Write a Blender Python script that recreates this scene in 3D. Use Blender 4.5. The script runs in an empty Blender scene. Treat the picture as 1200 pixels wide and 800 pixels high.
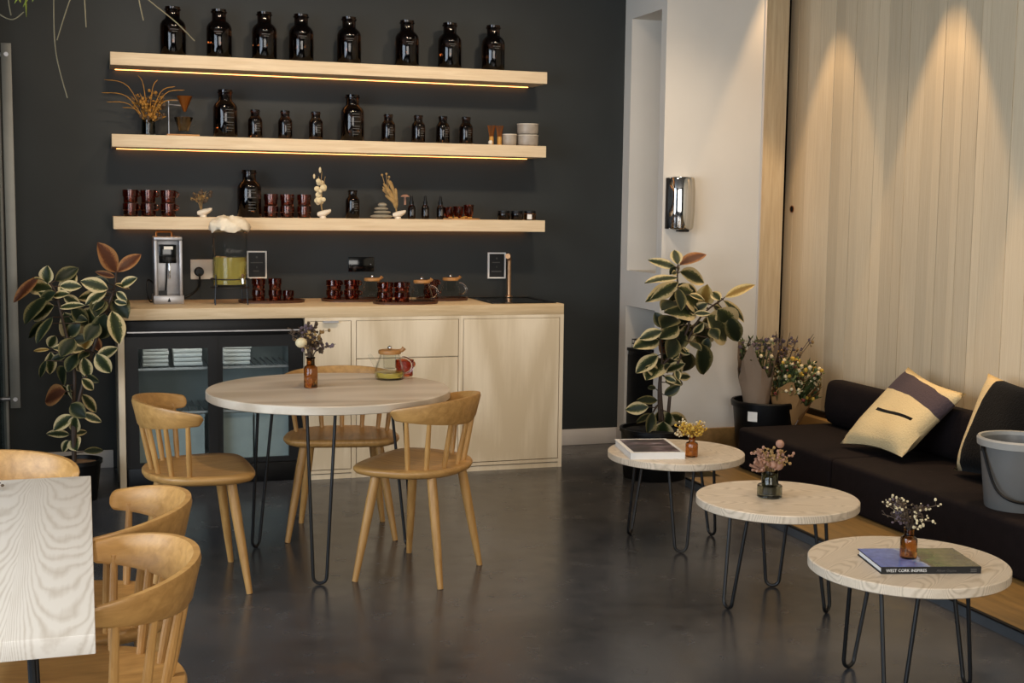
import bpy, bmesh, math, random
from mathutils import Vector, Matrix

random.seed(11)
S = bpy.context.scene
C = bpy.context.collection
PI = math.pi

# ------------------------------------------------------------------ camera
CAM_F, CAM_PITCH, CAM_ROLL, CAM_YAW, CAM_H = 1517.44, .1034, .0127, .3195, 1.4517
def make_camera():
    cd = bpy.data.cameras.new('camera'); co = bpy.data.objects.new('camera', cd); C.objects.link(co)
    cd.sensor_width = 36; cd.sensor_fit = 'HORIZONTAL'; cd.lens = CAM_F / 1200 * 36
    cd.clip_start = .05; cd.clip_end = 60
    fwd = Vector((math.sin(CAM_YAW), math.cos(CAM_YAW), 0)); right = Vector((math.cos(CAM_YAW), -math.sin(CAM_YAW), 0)); up = Vector((0, 0, 1))
    f2 = fwd * math.cos(CAM_PITCH) - up * math.sin(CAM_PITCH); u2 = up * math.cos(CAM_PITCH) + fwd * math.sin(CAM_PITCH)
    r3 = right * math.cos(CAM_ROLL) + u2 * math.sin(CAM_ROLL); u3 = u2 * math.cos(CAM_ROLL) - right * math.sin(CAM_ROLL)
    m = Matrix((r3, u3, -f2)).transposed().to_4x4(); m.translation = (0, 0, CAM_H)
    co.matrix_world = m; S.camera = co
make_camera()

# ------------------------------------------------------------------ world, lights, exposure
S.view_settings.view_transform = 'Standard'; S.view_settings.look = 'None'
S.view_settings.gamma = 1; S.view_settings.use_curve_mapping = False
S.view_settings.exposure = 0.92
w = bpy.data.worlds.new('world'); S.world = w; w.use_nodes = True
w.node_tree.nodes['Background'].inputs[0].default_value = (.75, .86, 1, 1)
w.node_tree.nodes['Background'].inputs[1].default_value = .25

def area(name, loc, rot, sx, sy, power, col):
    l = bpy.data.lights.new(name, 'AREA'); l.shape = 'RECTANGLE'; l.size = sx; l.size_y = sy; l.energy = power; l.color = col
    o = bpy.data.objects.new(name, l); C.objects.link(o); o.location = loc; o.rotation_euler = rot; return o
def spot(name, loc, target, power, deg, blend, col, rad=.03):
    l = bpy.data.lights.new(name, 'SPOT'); l.energy = power; l.spot_size = math.radians(deg); l.spot_blend = blend; l.color = col; l.shadow_soft_size = rad
    o = bpy.data.objects.new(name, l); C.objects.link(o); o.location = loc
    o.rotation_euler = (Vector(target) - Vector(loc)).to_track_quat('-Z', 'Y').to_euler(); return o
DAY = (.74, .86, 1.0); WARM = (1.0, .66, .34); SOFTWARM = (1.0, .80, .58)
# daylight in the shop windows of the left wall and of the wall behind the camera
area('window_daylight_left', (-2.72, 1.9, 1.7), (0, -PI / 2, 0), 2.3, 4.6, 125, DAY)
area('window_daylight_front', (.6, -2.12, 1.75), (PI / 2, 0, 0), 3.6, 2.1, 80, (1.0, .94, .86))
# ceiling downlights washing the timber wall
for y, pw in ((6.62, 46), (5.58, 68), (4.50, 68), (3.40, 68)):
    spot('wall_wash_spot', (3.87, y, 3.19), (3.87, y, 0), pw, 41.5, .12, WARM, .045)
# ceiling downlights aimed at the shelves and over the tables
for x in (.35, 1.35, 2.35):
    spot('shelf_spot', (x, 5.35, 3.17), (x, 7.2, 1.55), 62, 78, 1.0, SOFTWARM, .12)
for x, y in ((.9, 4.6), (2.4, 4.9), (2.4, 3.3), (3.2, 6.0)):
    spot('room_downlight', (x, y, 3.17), (x, y, 0), 32, 95, .9, SOFTWARM, .06)
spot('long_table_fill', (-.3, 2.6, 3.17), (-.3, 2.8, 0), 60, 80, .9, (1, .93, .84), .08)  # unseen lamp, added to brighten the long table top

# ------------------------------------------------------------------ materials
def lin(h):
    h = h.lstrip('#'); v = [int(h[i:i + 2], 16) / 255 for i in (0, 2, 4)]
    return tuple((x / 12.92 if x <= .04045 else ((x + .055) / 1.055) ** 2.4) for x in v) + (1,)
def base(name):
    m = bpy.data.materials.new(name); m.use_nodes = True
    return m, m.node_tree, m.node_tree.nodes['Principled BSDF']
def setp(b, **k):
    for n, v in k.items():
        n = {'rough': 'Roughness', 'metal': 'Metallic', 'trans': 'Transmission Weight', 'ior': 'IOR', 'sheen': 'Sheen Weight', 'spec': 'Specular IOR Level', 'coat': 'Coat Weight', 'alpha': 'Alpha'}[n]
        b.inputs[n].default_value = v
def plain(name, col, rough=.5, var=.12, scale=14, bump=0, bscale=60, **k):
    """one colour with soft noise variation"""
    m, t, b = base(name); N = t.nodes; K = t.links
    c = lin(col) if isinstance(col, str) else tuple(col) + (1,)
    tc = N.new('ShaderNodeTexCoord'); nz = N.new('ShaderNodeTexNoise'); nz.inputs['Scale'].default_value = scale; nz.inputs['Detail'].default_value = 4
    K.new(tc.outputs['Object'], nz.inputs['Vector'])
    r = N.new('ShaderNodeValToRGB'); r.color_ramp.elements[0].position = .3; r.color_ramp.elements[1].position = .7
    r.color_ramp.elements[0].color = tuple(x * (1 - var) for x in c[:3]) + (1,); r.color_ramp.elements[1].color = tuple(min(1, x * (1 + var)) for x in c[:3]) + (1,)
    K.new(nz.outputs[0], r.inputs[0]); K.new(r.outputs[0], b.inputs['Base Color'])
    if bump:
        n2 = N.new('ShaderNodeTexNoise'); n2.inputs['Scale'].default_value = bscale; n2.inputs['Detail'].default_value = 3; K.new(tc.outputs['Object'], n2.inputs['Vector'])
        bp = N.new('ShaderNodeBump'); bp.inputs['Strength'].default_value = bump; bp.inputs['Distance'].default_value = .01
        K.new(n2.outputs[0], bp.inputs['Height']); K.new(bp.outputs[0], b.inputs['Normal'])
    setp(b, rough=rough, **k); return m
def wood(name, c0, c1, axis=0, stretch=14, scale=3.2, rough=.5, rings=0.0, objvar=0.0, contrast=(.3, .72), **k):
    """grain running along one axis; rings > 0 adds cathedral figure; objvar varies boards one from another"""
    m, t, b = base(name); N = t.nodes; K = t.links
    tc = N.new('ShaderNodeTexCoord'); mp = N.new('ShaderNodeMapping')
    sc = [stretch] * 3; sc[axis] = 1.0
    mp.inputs['Scale'].default_value = sc
    K.new(tc.outputs['Object'], mp.inputs['Vector'])
    oi = N.new('ShaderNodeObjectInfo')
    if objvar:
        cb = N.new('ShaderNodeVectorMath'); cb.operation = 'SCALE'; cb.inputs[0].default_value = (7, 5, 9); K.new(oi.outputs['Random'], cb.inputs['Scale']); K.new(cb.outputs[0], mp.inputs['Location'])
    nz = N.new('ShaderNodeTexNoise'); nz.inputs['Scale'].default_value = scale; nz.inputs['Detail'].default_value = 6; nz.inputs['Roughness'].default_value = .6; nz.inputs['Distortion'].default_value = .4
    K.new(mp.outputs[0], nz.inputs['Vector'])
    fac = nz.outputs[0]
    if rings:
        mp2 = N.new('ShaderNodeMapping'); s2 = [1.0] * 3; s2[axis] = .22; mp2.inputs['Scale'].default_value = s2; K.new(tc.outputs['Object'], mp2.inputs['Vector'])
        n3 = N.new('ShaderNodeTexNoise'); n3.inputs['Scale'].default_value = 3.0; n3.inputs['Detail'].default_value = 1.5; K.new(mp2.outputs[0], n3.inputs['Vector'])
        mu = N.new('ShaderNodeMath'); mu.operation = 'MULTIPLY'; mu.inputs[1].default_value = rings; K.new(n3.outputs[0], mu.inputs[0])
        fr = N.new('ShaderNodeMath'); fr.operation = 'PINGPONG'; fr.inputs[1].default_value = 1.0; K.new(mu.outputs[0], fr.inputs[0])
        mx = N.new('ShaderNodeMix'); mx.data_type = 'FLOAT'; mx.inputs[0].default_value = .55
        K.new(nz.outputs[0], mx.inputs[2]); K.new(fr.outputs[0], mx.inputs[3]); fac = mx.outputs[0]
    r = N.new('ShaderNodeValToRGB'); r.color_ramp.elements[0].position = contrast[0]; r.color_ramp.elements[1].position = contrast[1]
    r.color_ramp.elements[0].color = lin(c0); r.color_ramp.elements[1].color = lin(c1)
    K.new(fac, r.inputs[0]); col = r.outputs[0]
    if objvar:
        mr = N.new('ShaderNodeMapRange'); mr.inputs['To Min'].default_value = 1 - objvar; mr.inputs['To Max'].default_value = 1 + objvar * .5; K.new(oi.outputs['Random'], mr.inputs[0])
        sc_ = N.new('ShaderNodeVectorMath'); sc_.operation = 'SCALE'; K.new(col, sc_.inputs[0]); K.new(mr.outputs[0], sc_.inputs['Scale']); col = sc_.outputs[0]
    K.new(col, b.inputs['Base Color'])
    bp = N.new('ShaderNodeBump'); bp.inputs['Strength'].default_value = .08; bp.inputs['Distance'].default_value = .004; K.new(fac, bp.inputs['Height']); K.new(bp.outputs[0], b.inputs['Normal'])
    setp(b, rough=rough, **k); return m
def glass(name, col, rough=.02, ior=1.45, **k):
    m, t, b = base(name); c = lin(col) if isinstance(col, str) else tuple(col) + (1,)
    b.inputs['Base Color'].default_value = c; setp(b, rough=rough, trans=1.0, ior=ior, **k); return m
def thin_glass(name, col, refl=.12, rough=.03):
    m, t, b = base(name); N = t.nodes; K = t.links; N.remove(b)
    tr = N.new('ShaderNodeBsdfTransparent'); tr.inputs[0].default_value = lin(col)
    gl = N.new('ShaderNodeBsdfGlossy'); gl.inputs['Roughness'].default_value = rough
    lw = N.new('ShaderNodeLayerWeight'); lw.inputs[0].default_value = refl
    fm = N.new('ShaderNodeMath'); fm.operation = 'MULTIPLY'; fm.inputs[1].default_value = .4; K.new(lw.outputs['Fresnel'], fm.inputs[0])
    mx = N.new('ShaderNodeMixShader'); K.new(fm.outputs[0], mx.inputs[0]); K.new(tr.outputs[0], mx.inputs[1]); K.new(gl.outputs[0], mx.inputs[2])
    K.new(mx.outputs[0], N['Material Output'].inputs[0]); return m
def emit(name, col, strength):
    m, t, b = base(name); b.inputs['Base Color'].default_value = lin(col); b.inputs['Emission Color'].default_value = lin(col); b.inputs['Emission Strength'].default_value = strength; return m
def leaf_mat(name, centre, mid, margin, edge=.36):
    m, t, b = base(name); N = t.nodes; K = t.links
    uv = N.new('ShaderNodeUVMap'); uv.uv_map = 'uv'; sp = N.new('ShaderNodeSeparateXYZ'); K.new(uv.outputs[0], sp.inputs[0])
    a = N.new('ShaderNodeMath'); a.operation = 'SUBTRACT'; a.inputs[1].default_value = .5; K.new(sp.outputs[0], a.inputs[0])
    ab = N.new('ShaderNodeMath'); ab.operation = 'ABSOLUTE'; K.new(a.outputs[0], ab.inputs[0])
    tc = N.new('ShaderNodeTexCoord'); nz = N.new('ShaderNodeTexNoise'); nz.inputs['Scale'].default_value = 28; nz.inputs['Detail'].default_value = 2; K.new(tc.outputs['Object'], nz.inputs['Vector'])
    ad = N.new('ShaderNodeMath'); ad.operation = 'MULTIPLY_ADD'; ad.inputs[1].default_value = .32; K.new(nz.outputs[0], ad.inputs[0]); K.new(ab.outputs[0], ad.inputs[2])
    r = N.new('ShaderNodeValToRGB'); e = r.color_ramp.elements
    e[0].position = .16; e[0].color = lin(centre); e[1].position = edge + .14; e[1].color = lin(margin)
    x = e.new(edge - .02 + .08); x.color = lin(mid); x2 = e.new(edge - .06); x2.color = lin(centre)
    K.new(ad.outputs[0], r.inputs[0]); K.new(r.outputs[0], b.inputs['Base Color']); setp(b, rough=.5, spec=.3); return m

M = {}
def concrete_floor():
    m, t, b = base('polished_concrete'); N = t.nodes; K = t.links
    tc = N.new('ShaderNodeTexCoord')
    n1 = N.new('ShaderNodeTexNoise'); n1.inputs['Scale'].default_value = 1.3; n1.inputs['Detail'].default_value = 7; n1.inputs['Distortion'].default_value = .8; K.new(tc.outputs['Object'], n1.inputs['Vector'])
    n2 = N.new('ShaderNodeTexNoise'); n2.inputs['Scale'].default_value = 9; n2.inputs['Detail'].default_value = 8; K.new(tc.outputs['Object'], n2.inputs['Vector'])
    mx = N.new('ShaderNodeMix'); mx.data_type = 'FLOAT'; mx.inputs[0].default_value = .35; K.new(n1.outputs[0], mx.inputs[2]); K.new(n2.outputs[0], mx.inputs[3])
    r = N.new('ShaderNodeValToRGB'); r.color_ramp.elements[0].position = .32; r.color_ramp.elements[1].position = .70
    r.color_ramp.elements[0].color = lin('#2d3036'); r.color_ramp.elements[1].color = lin('#4a4c51')
    K.new(mx.outputs[0], r.inputs[0])
    n4 = N.new('ShaderNodeTexNoise'); n4.inputs['Scale'].default_value = .55; n4.inputs['Detail'].default_value = 3; K.new(tc.outputs['Object'], n4.inputs['Vector'])
    st = N.new('ShaderNodeMapRange'); st.inputs['From Min'].default_value = .42; st.inputs['From Max'].default_value = .62; K.new(n4.outputs[0], st.inputs[0])
    bn = N.new('ShaderNodeMix'); bn.data_type = 'RGBA'; bn.blend_type = 'MULTIPLY'; K.new(st.outputs[0], bn.inputs[0]); K.new(r.outputs[0], bn.inputs[6]); bn.inputs[7].default_value = (1.0, .86, .70, 1)
    K.new(bn.outputs[2], b.inputs['Base Color'])
    vr = N.new('ShaderNodeTexNoise'); vr.inputs['Scale'].default_value = 160; K.new(tc.outputs['Object'], vr.inputs['Vector'])
    rr = N.new('ShaderNodeMapRange'); rr.inputs['To Min'].default_value = .12; rr.inputs['To Max'].default_value = .36; b.inputs['Specular IOR Level'].default_value = .6; K.new(n2.outputs[0], rr.inputs[0]); K.new(rr.outputs[0], b.inputs['Roughness'])
    return m
M['floor'] = concrete_floor()
M['wall_dark'] = plain('dark_plaster', '#1f2323', .62, .22, 2.2, .06, 8)
M['white'] = plain('white_paint', '#dcd5ca', .7, .03, 3)
M['base_white'] = plain('white_skirting', '#cfc8c2', .5, .03, 5)
M['ceil'] = plain('ceiling_paint', '#6e6a64', .8, .03, 3)
M['plank'] = wood('timber_plank', '#cfba98', '#e8d8bb', 2, 16, 3.0, .6, 0, .20)
M['floorwood'] = wood('oak_floor', '#64502f', '#80663c', 1, 10, 3, .42)
M['skirt'] = wood('oak_skirting', '#7d6239', '#987748', 1, 10, 3, .5)
M['shelf'] = wood('limed_ash_shelf', '#d3b892', '#e6d0ae', 0, 14, 4, .55)
M['cab'] = wood('limed_ash_cabinet', '#cdb999', '#e6d5b9', 2, 12, 3.2, .55, 9)
M['worktop'] = wood('limed_ash_worktop', '#c0a67f', '#d8c09b', 0, 14, 4, .5)
M['table'] = wood('limed_ash_tabletop', '#c3b29b', '#dccdb8', 0, 12, 4, .32, 10)
def cathedral(name, c0, c1, freq=17, x0=.24, wd=.155, rough=.4):
    """boards side by side, each with nested cathedral grain opening along y"""
    m, t, b = base(name); N = t.nodes; K = t.links
    def mth(op, a, bb=None, c=None):
        n = N.new('ShaderNodeMath'); n.operation = op
        for i, v in enumerate((a, bb, c)):
            if v is None: continue
            if isinstance(v, (int, float)): n.inputs[i].default_value = v
            else: K.new(v, n.inputs[i])
        return n.outputs[0]
    tc = N.new('ShaderNodeTexCoord'); sp = N.new('ShaderNodeSeparateXYZ'); K.new(tc.outputs['Object'], sp.inputs[0])
    mp = N.new('ShaderNodeMapping'); mp.inputs['Scale'].default_value = (5, 2.2, 5); K.new(tc.outputs['Object'], mp.inputs[0])
    nz = N.new('ShaderNodeTexNoise'); nz.inputs['Scale'].default_value = 1.4; nz.inputs['Detail'].default_value = 2.5; K.new(mp.outputs[0], nz.inputs['Vector'])
    bx = mth('DIVIDE', mth('SUBTRACT', sp.outputs[0], x0), wd); bi = mth('FLOOR', bx); fx = mth('SUBTRACT', mth('FRACT', bx), .58); f2 = mth('MULTIPLY', fx, fx)
    q = mth('MULTIPLY_ADD', mth('MULTIPLY', f2, f2), 9.0, mth('MULTIPLY', f2, .5))
    f = mth('ADD', mth('ADD', mth('SUBTRACT', sp.outputs[1], q), mth('MULTIPLY', bi, .37)), mth('MULTIPLY', nz.outputs[0], .55))
    f = mth('ADD', f, mth('MULTIPLY', sp.outputs[2], 1.5))
    g = mth('PINGPONG', mth('MULTIPLY', f, freq), 1.0)
    mp2 = N.new('ShaderNodeMapping'); mp2.inputs['Scale'].default_value = (60, 3, 60); K.new(tc.outputs['Object'], mp2.inputs[0])
    n2 = N.new('ShaderNodeTexNoise'); n2.inputs['Scale'].default_value = 2; n2.inputs['Detail'].default_value = 4; K.new(mp2.outputs[0], n2.inputs['Vector'])
    h = mth('MULTIPLY_ADD', n2.outputs[0], .5, mth('MULTIPLY', g, .6))
    r = N.new('ShaderNodeValToRGB'); r.color_ramp.elements[0].position = .22; r.color_ramp.elements[1].position = .62; r.color_ramp.elements[0].color = lin(c0); r.color_ramp.elements[1].color = lin(c1)
    K.new(h, r.inputs[0]); K.new(r.outputs[0], b.inputs['Base Color']); setp(b, rough=rough); return m
M['bigtable'] = cathedral('pale_ash_tabletop', '#cbc0b1', '#e2dace')
M['coffee'] = cathedral('limed_ash_coffee_top', '#bfad94', '#dccbb4', 30, -.3, .12, .34)
M['oak'] = wood('oiled_oak', '#a2763f', '#c59657', 0, 9, 5, .42)
M['oakz'] = wood('oiled_oak_turned', '#a2763f', '#c59657', 2, 9, 5, .42)
M['blackmetal'] = plain('black_steel', '#0d0d0e', .42, .1)
M['black'] = plain('black_plastic', '#060607', .42, .1, spec=.3)
M['blackgloss'] = plain('black_gloss', '#08090a', .12, .05)
M['dark_gap'] = plain('dark_recess', '#050505', .9, 0)  # near-black colour stands in for shade inside gaps and openings
M['steel'] = plain('brushed_steel', '#a9a7a8', .38, .06, 30, metal=.75)
M['grey_alu'] = plain('satin_aluminium', '#8f8d86', .5, .05, metal=.5)
M['chrome'] = plain('chrome', '#d8d8d8', .07, 0, metal=1)
M['brass'] = plain('tap_metal', '#b58f6c', .28, .04, metal=.9)
M['copper'] = plain('copper', '#9a5a24', .35, .08, metal=.7)
M['bottle'] = glass('dark_amber_bottle', (.055, .018, .006), .06)
M['amber'] = glass('amber_glass', (.45, .17, .035), .04)
M['cup'] = glass('russet_glass', (.56, .14, .05), .05)
M['clear'] = thin_glass('clear_glass', '#fafbfa', .10)
M['honey'] = glass('honey_glass', (.85, .70, .45), .04)
M['smoke'] = glass('smoked_green_glass', (.20, .22, .17), .04)
M['pane'] = thin_glass('fridge_glass', '#f0f4f4', .10)
M['doorglass'] = thin_glass('door_glass', '#9fa8a8', .2)
M['liquid'] = glass('herbal_water', (.66, .54, .14), .05, 1.33)
M['liquid'].node_tree.nodes['Principled BSDF'].inputs['Transmission Weight'].default_value = .65
M['print'] = plain('white_print', '#4d4a46', .6, 0)
M['paper'] = plain('paper', '#e2dfd9', .7, .02)
M['card'] = plain('sign_black', '#0b0b0b', .6, 0)
M['cloth'] = plain('linen_cover', '#e6d8bf', .85, .06, 30, .3, 60)
M['plastic_w'] = plain('white_plastic', '#e6e0d4', .4, .02)
M['ceramic'] = plain('white_ceramic', '#dcd0bd', .4, .06)
M['stone'] = plain('stoneware', '#8f8674', .55, .15, 30)
M['stone2'] = plain('glazed_stoneware', '#9d9284', .4, .15, 30)
M['bamboo'] = plain('bamboo', '#c08b3c', .5, .15, 60)
M['walnut'] = wood('walnut_tray', '#3a2012', '#5a3219', 0, 10, 5, .45)
M['lidwood'] = wood('lid_wood', '#9a6a38', '#b98549', 0, 10, 6, .45)
M['sofa'] = plain('sofa_velvet', '#161011', .9, .18, 20, .15, 90, spec=.15)
M['fridge_in'] = plain('fridge_liner', '#8e9494', .5, .04)
M['crate'] = plain('pale_blue_crate', '#a9afad', .4, .08, 12)
M['soil'] = plain('bark_mulch', '#8a6a48', .9, .35, 40, .6, 60)
M['stem'] = plain('plant_stem', '#3d2c1d', .6, .2)
M['leaf_v'] = leaf_mat('leaf_variegated', '#27301a', '#5b5d32', '#cdb888')
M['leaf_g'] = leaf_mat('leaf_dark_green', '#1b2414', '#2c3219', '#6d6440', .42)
M['leaf_r'] = leaf_mat('leaf_russet', '#53301f', '#7a4a2c', '#9c6f44', .4)
M['leaf_y'] = leaf_mat('leaf_ochre', '#8a6a30', '#a88a48', '#d0b57a', .34)
M['vine'] = plain('pale_vine', '#69634e', .7, .2)
M['lime'] = plain('lime_leaf', '#8d9a3a', .5, .2)
M['dry_gold'] = plain('dried_gold', '#a5742c', .8, .3, 40)
M['dry_tan'] = plain('dried_tan', '#9b7c4c', .8, .3, 40)
M['dry_dark'] = plain('dried_brown', '#4a3a2a', .8, .3, 40)
M['dry_cream'] = plain('dried_cream', '#d6c49c', .8, .15, 40)
M['dry_pink'] = plain('dried_pink', '#9c7560', .8, .25, 40)
M['dry_mauve'] = plain('dried_mauve', '#5b4c52', .8, .25, 40)
M['green'] = plain('bouquet_green', '#3d4a20', .7, .3, 40)
M['red'] = plain('rust_bloom', '#6e2c20', .7, .3, 40)
M['yellow'] = plain('yellow_bloom', '#c09a3a', .75, .25, 40)
M['kraft'] = plain('kraft_paper', '#9a7142', .8, .1, 6, .3, 12)
M['kraft2'] = plain('grey_kraft_paper', '#8b7560', .8, .1, 6, .3, 12)
M['bucket_rim'] = plain('bucket_rim', '#9d9b95', .4, .05)
M['bucket'] = plain('grey_bucket', '#6a6a68', .35, .05)
M['led'] = emit('warm_led', '#ffa658', 3.2)
M['fridge_fill'] = emit('fridge_fill_glow', '#f4f4f0', 5)  # glow for the strip added inside the fridge
M['slate_strip'] = plain('slate_step', '#3c4146', .5, .1)

# ------------------------------------------------------------------ mesh helpers
class MB:
    def __init__(s): s.v = []; s.f = []; s.uv = None
    def add(s, vs, fs):
        o = len(s.v); s.v += [tuple(x) for x in vs]; s.f += [tuple(i + o for i in f) for f in fs]; return s
    def box(s, x0, x1, y0, y1, z0, z1):
        return s.add([(x0, y0, z0), (x1, y0, z0), (x1, y1, z0), (x0, y1, z0), (x0, y0, z1), (x1, y0, z1), (x1, y1, z1), (x0, y1, z1)],
                     [(3, 2, 1, 0), (4, 5, 6, 7), (0, 1, 5, 4), (1, 2, 6, 5), (2, 3, 7, 6), (3, 0, 4, 7)])
    def lathe(s, prof, n=24, c=(0, 0, 0), closed=False):
        vs = []; fs = []; rows = []
        for r, z in prof:
            if r < 1e-6: rows.append([len(vs)]); vs.append((c[0], c[1], c[2] + z))
            else:
                rows.append(list(range(len(vs), len(vs) + n)))
                vs += [(c[0] + r * math.cos(2 * PI * i / n), c[1] + r * math.sin(2 * PI * i / n), c[2] + z) for i in range(n)]
        pairs = list(zip(rows, rows[1:]))
        if closed: pairs.append((rows[-1], rows[0]))
        for a, b in pairs:
            for i in range(n):
                j = (i + 1) % n
                if len(a) == 1 and len(b) == 1: continue
                if len(a) == 1: fs.append((a[0], b[j], b[i]))
                elif len(b) == 1: fs.append((a[i], a[j], b[0]))
                else: fs.append((a[i], a[j], b[j], b[i]))
        return s.add(vs, fs)
    def tube(s, pts, r, n=8, flat=None):
        pts = [Vector(p) for p in pts]; rs = r if isinstance(r, (list, tuple)) else [r] * len(pts)
        vs = []; fs = []; up = None
        for i, p in enumerate(pts):
            d = (pts[min(i + 1, len(pts) - 1)] - pts[max(i - 1, 0)]).normalized()
            if up is None: up = Vector((0, 0, 1)) if abs(d.z) < .9 else Vector((1, 0, 0))
            a = d.cross(up).normalized(); b2 = a.cross(d).normalized(); up = b2
            for k in range(n):
                t = 2 * PI * k / n; vs.append(p + (a * math.cos(t) + b2 * math.sin(t) * (flat or 1)) * rs[i])
        for i in range(len(pts) - 1):
            for k in range(n):
                j = (k + 1) % n; fs.append((i * n + k, i * n + j, (i + 1) * n + j, (i + 1) * n + k))
        m = len(pts) - 1
        fs.append(tuple(range(n - 1, -1, -1))); fs.append(tuple(m * n + k for k in range(n)))
        return s.add(vs, fs)
    def rings(s, rings_, cap=True):
        n = len(rings_[0]); vs = [p for r in rings_ for p in r]; fs = []
        for i in range(len(rings_) - 1):
            for k in range(n):
                j = (k + 1) % n; fs.append((i * n + k, i * n + j, (i + 1) * n + j, (i + 1) * n + k))
        if cap: fs.append(tuple(range(n - 1, -1, -1))); fs.append(tuple((len(rings_) - 1) * n + k for k in range(n)))
        return s.add(vs, fs)
    def prism(s, poly, z0, z1): return s.rings([[(x, y, z0) for x, y in poly], [(x, y, z1) for x, y in poly]])
    def blob(s, c, r, n=6, m=4, sq=(1, 1, 1)):
        vs = [(c[0], c[1], c[2] - r * sq[2])]; fs = []
        for i in range(1, m):
            a = -PI / 2 + PI * i / m
            vs += [(c[0] + r * sq[0] * math.cos(a) * math.cos(2 * PI * k / n), c[1] + r * sq[1] * math.cos(a) * math.sin(2 * PI * k / n), c[2] + r * sq[2] * math.sin(a)) for k in range(n)]
        vs.append((c[0], c[1], c[2] + r * sq[2])); t = len(vs) - 1
        for k in range(n):
            j = (k + 1) % n; fs.append((0, 1 + j, 1 + k)); fs.append((t, t - n + k, t - n + j))
            for i in range(m - 2): fs.append((1 + i * n + k, 1 + i * n + j, 1 + (i + 1) * n + j, 1 + (i + 1) * n + k))
        return s.add(vs, fs)
    def mesh(s, name, bevel=0, seg=2, ang=35):
        me = bpy.data.meshes.new(name); me.from_pydata(s.v, [], s.f); me.update()
        bm = bmesh.new(); bm.from_mesh(me)
        bmesh.ops.recalc_face_normals(bm, faces=bm.faces)
        if bevel:
            ed = [e for e in bm.edges if len(e.link_faces) == 2 and e.calc_face_angle(0) > math.radians(30)]
            bmesh.ops.bevel(bm, geom=ed, offset=bevel, segments=seg, affect='EDGES', profile=.5, clamp_overlap=True)
        bm.to_mesh(me); bm.free()
        me.polygons.foreach_set('use_smooth', [True] * len(me.polygons))
        me.set_sharp_from_angle(angle=math.radians(ang)); me.update(); return me
    def build(s, name, mat, parent=None, loc=(0, 0, 0), bevel=0, seg=2, ang=35, rot=(0, 0, 0)):
        return obj(name, s.mesh(name, bevel, seg, ang), mat, parent, loc, rot)
def obj(name, me, mat=None, parent=None, loc=(0, 0, 0), rot=(0, 0, 0)):
    o = bpy.data.objects.new(name, me); C.objects.link(o); o.location = loc; o.rotation_euler = rot; o.parent = parent
    if mat is not None and not me.materials: me.materials.append(M[mat] if isinstance(mat, str) else mat)
    return o
def thing(name, label, cat, loc=(0, 0, 0), rz=0, group=None):
    o = bpy.data.objects.new(name, None); C.objects.link(o); o.empty_display_size = .05
    o.location = loc; o.rotation_euler = (0, 0, rz); return tag(o, label, cat, group)
def tag(o, label, cat, group=None):
    o['label'] = label; o['category'] = cat
    if group: o['group'] = group
    return o
def struct(o, label=None):
    o['kind'] = 'structure'
    if label: o['label'] = label
    return o
def stuff(o): o['kind'] = 'stuff'; return o
def dup(root, loc=None, rz=None, label=None, group=None):
    r = root.copy(); C.objects.link(r)
    if loc is not None: r.location = loc
    if rz is not None: r.rotation_euler = (0, 0, rz)
    if label: r['label'] = label
    if group: r['group'] = group
    for ch in list(root.children):
        c = ch.copy(); C.objects.link(c); c.parent = r
        for g in list(ch.children):
            d = g.copy(); C.objects.link(d); d.parent = c
    return r
def chaikin(p, n=2):
    for _ in range(n):
        q = []
        for i in range(len(p)):
            a, b = p[i], p[(i + 1) % len(p)]
            q += [tuple(.75 * u + .25 * v for u, v in zip(a, b)), tuple(.25 * u + .75 * v for u, v in zip(a, b))]
        p = q
    return p
def spline(pts, n=6):
    P = [Vector(p) for p in pts]; out = []
    for i in range(len(P) - 1):
        a = P[max(i - 1, 0)]; b = P[i]; c = P[i + 1]; d = P[min(i + 2, len(P) - 1)]
        for k in range(n):
            t = k / n; out.append(.5 * ((2 * b) + (c - a) * t + (2 * a - 5 * b + 4 * c - d) * t * t + (3 * b - a - 3 * c + d) * t ** 3))
    out.append(P[-1]); return out
def text_obj(name, body, size, mat, parent, loc, rot, shear=0, extrude=.0004, align='LEFT'):
    cu = bpy.data.curves.new(name, 'FONT'); cu.body = body; cu.size = size; cu.extrude = extrude; cu.align_x = align; cu.shear = shear; cu.resolution_u = 2
    t = bpy.data.objects.new(name + '_curve', cu); C.objects.link(t)
    me = bpy.data.meshes.new_from_object(t.evaluated_get(bpy.context.evaluated_depsgraph_get())); bpy.data.objects.remove(t); bpy.data.curves.remove(cu)
    me.name = name; me.materials.clear()
    return obj(name, me, mat, parent, loc, rot)
ORD = ['first', 'second', 'third', 'fourth', 'fifth', 'sixth', 'seventh', 'eighth', 'ninth', 'tenth', 'eleventh']

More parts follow.
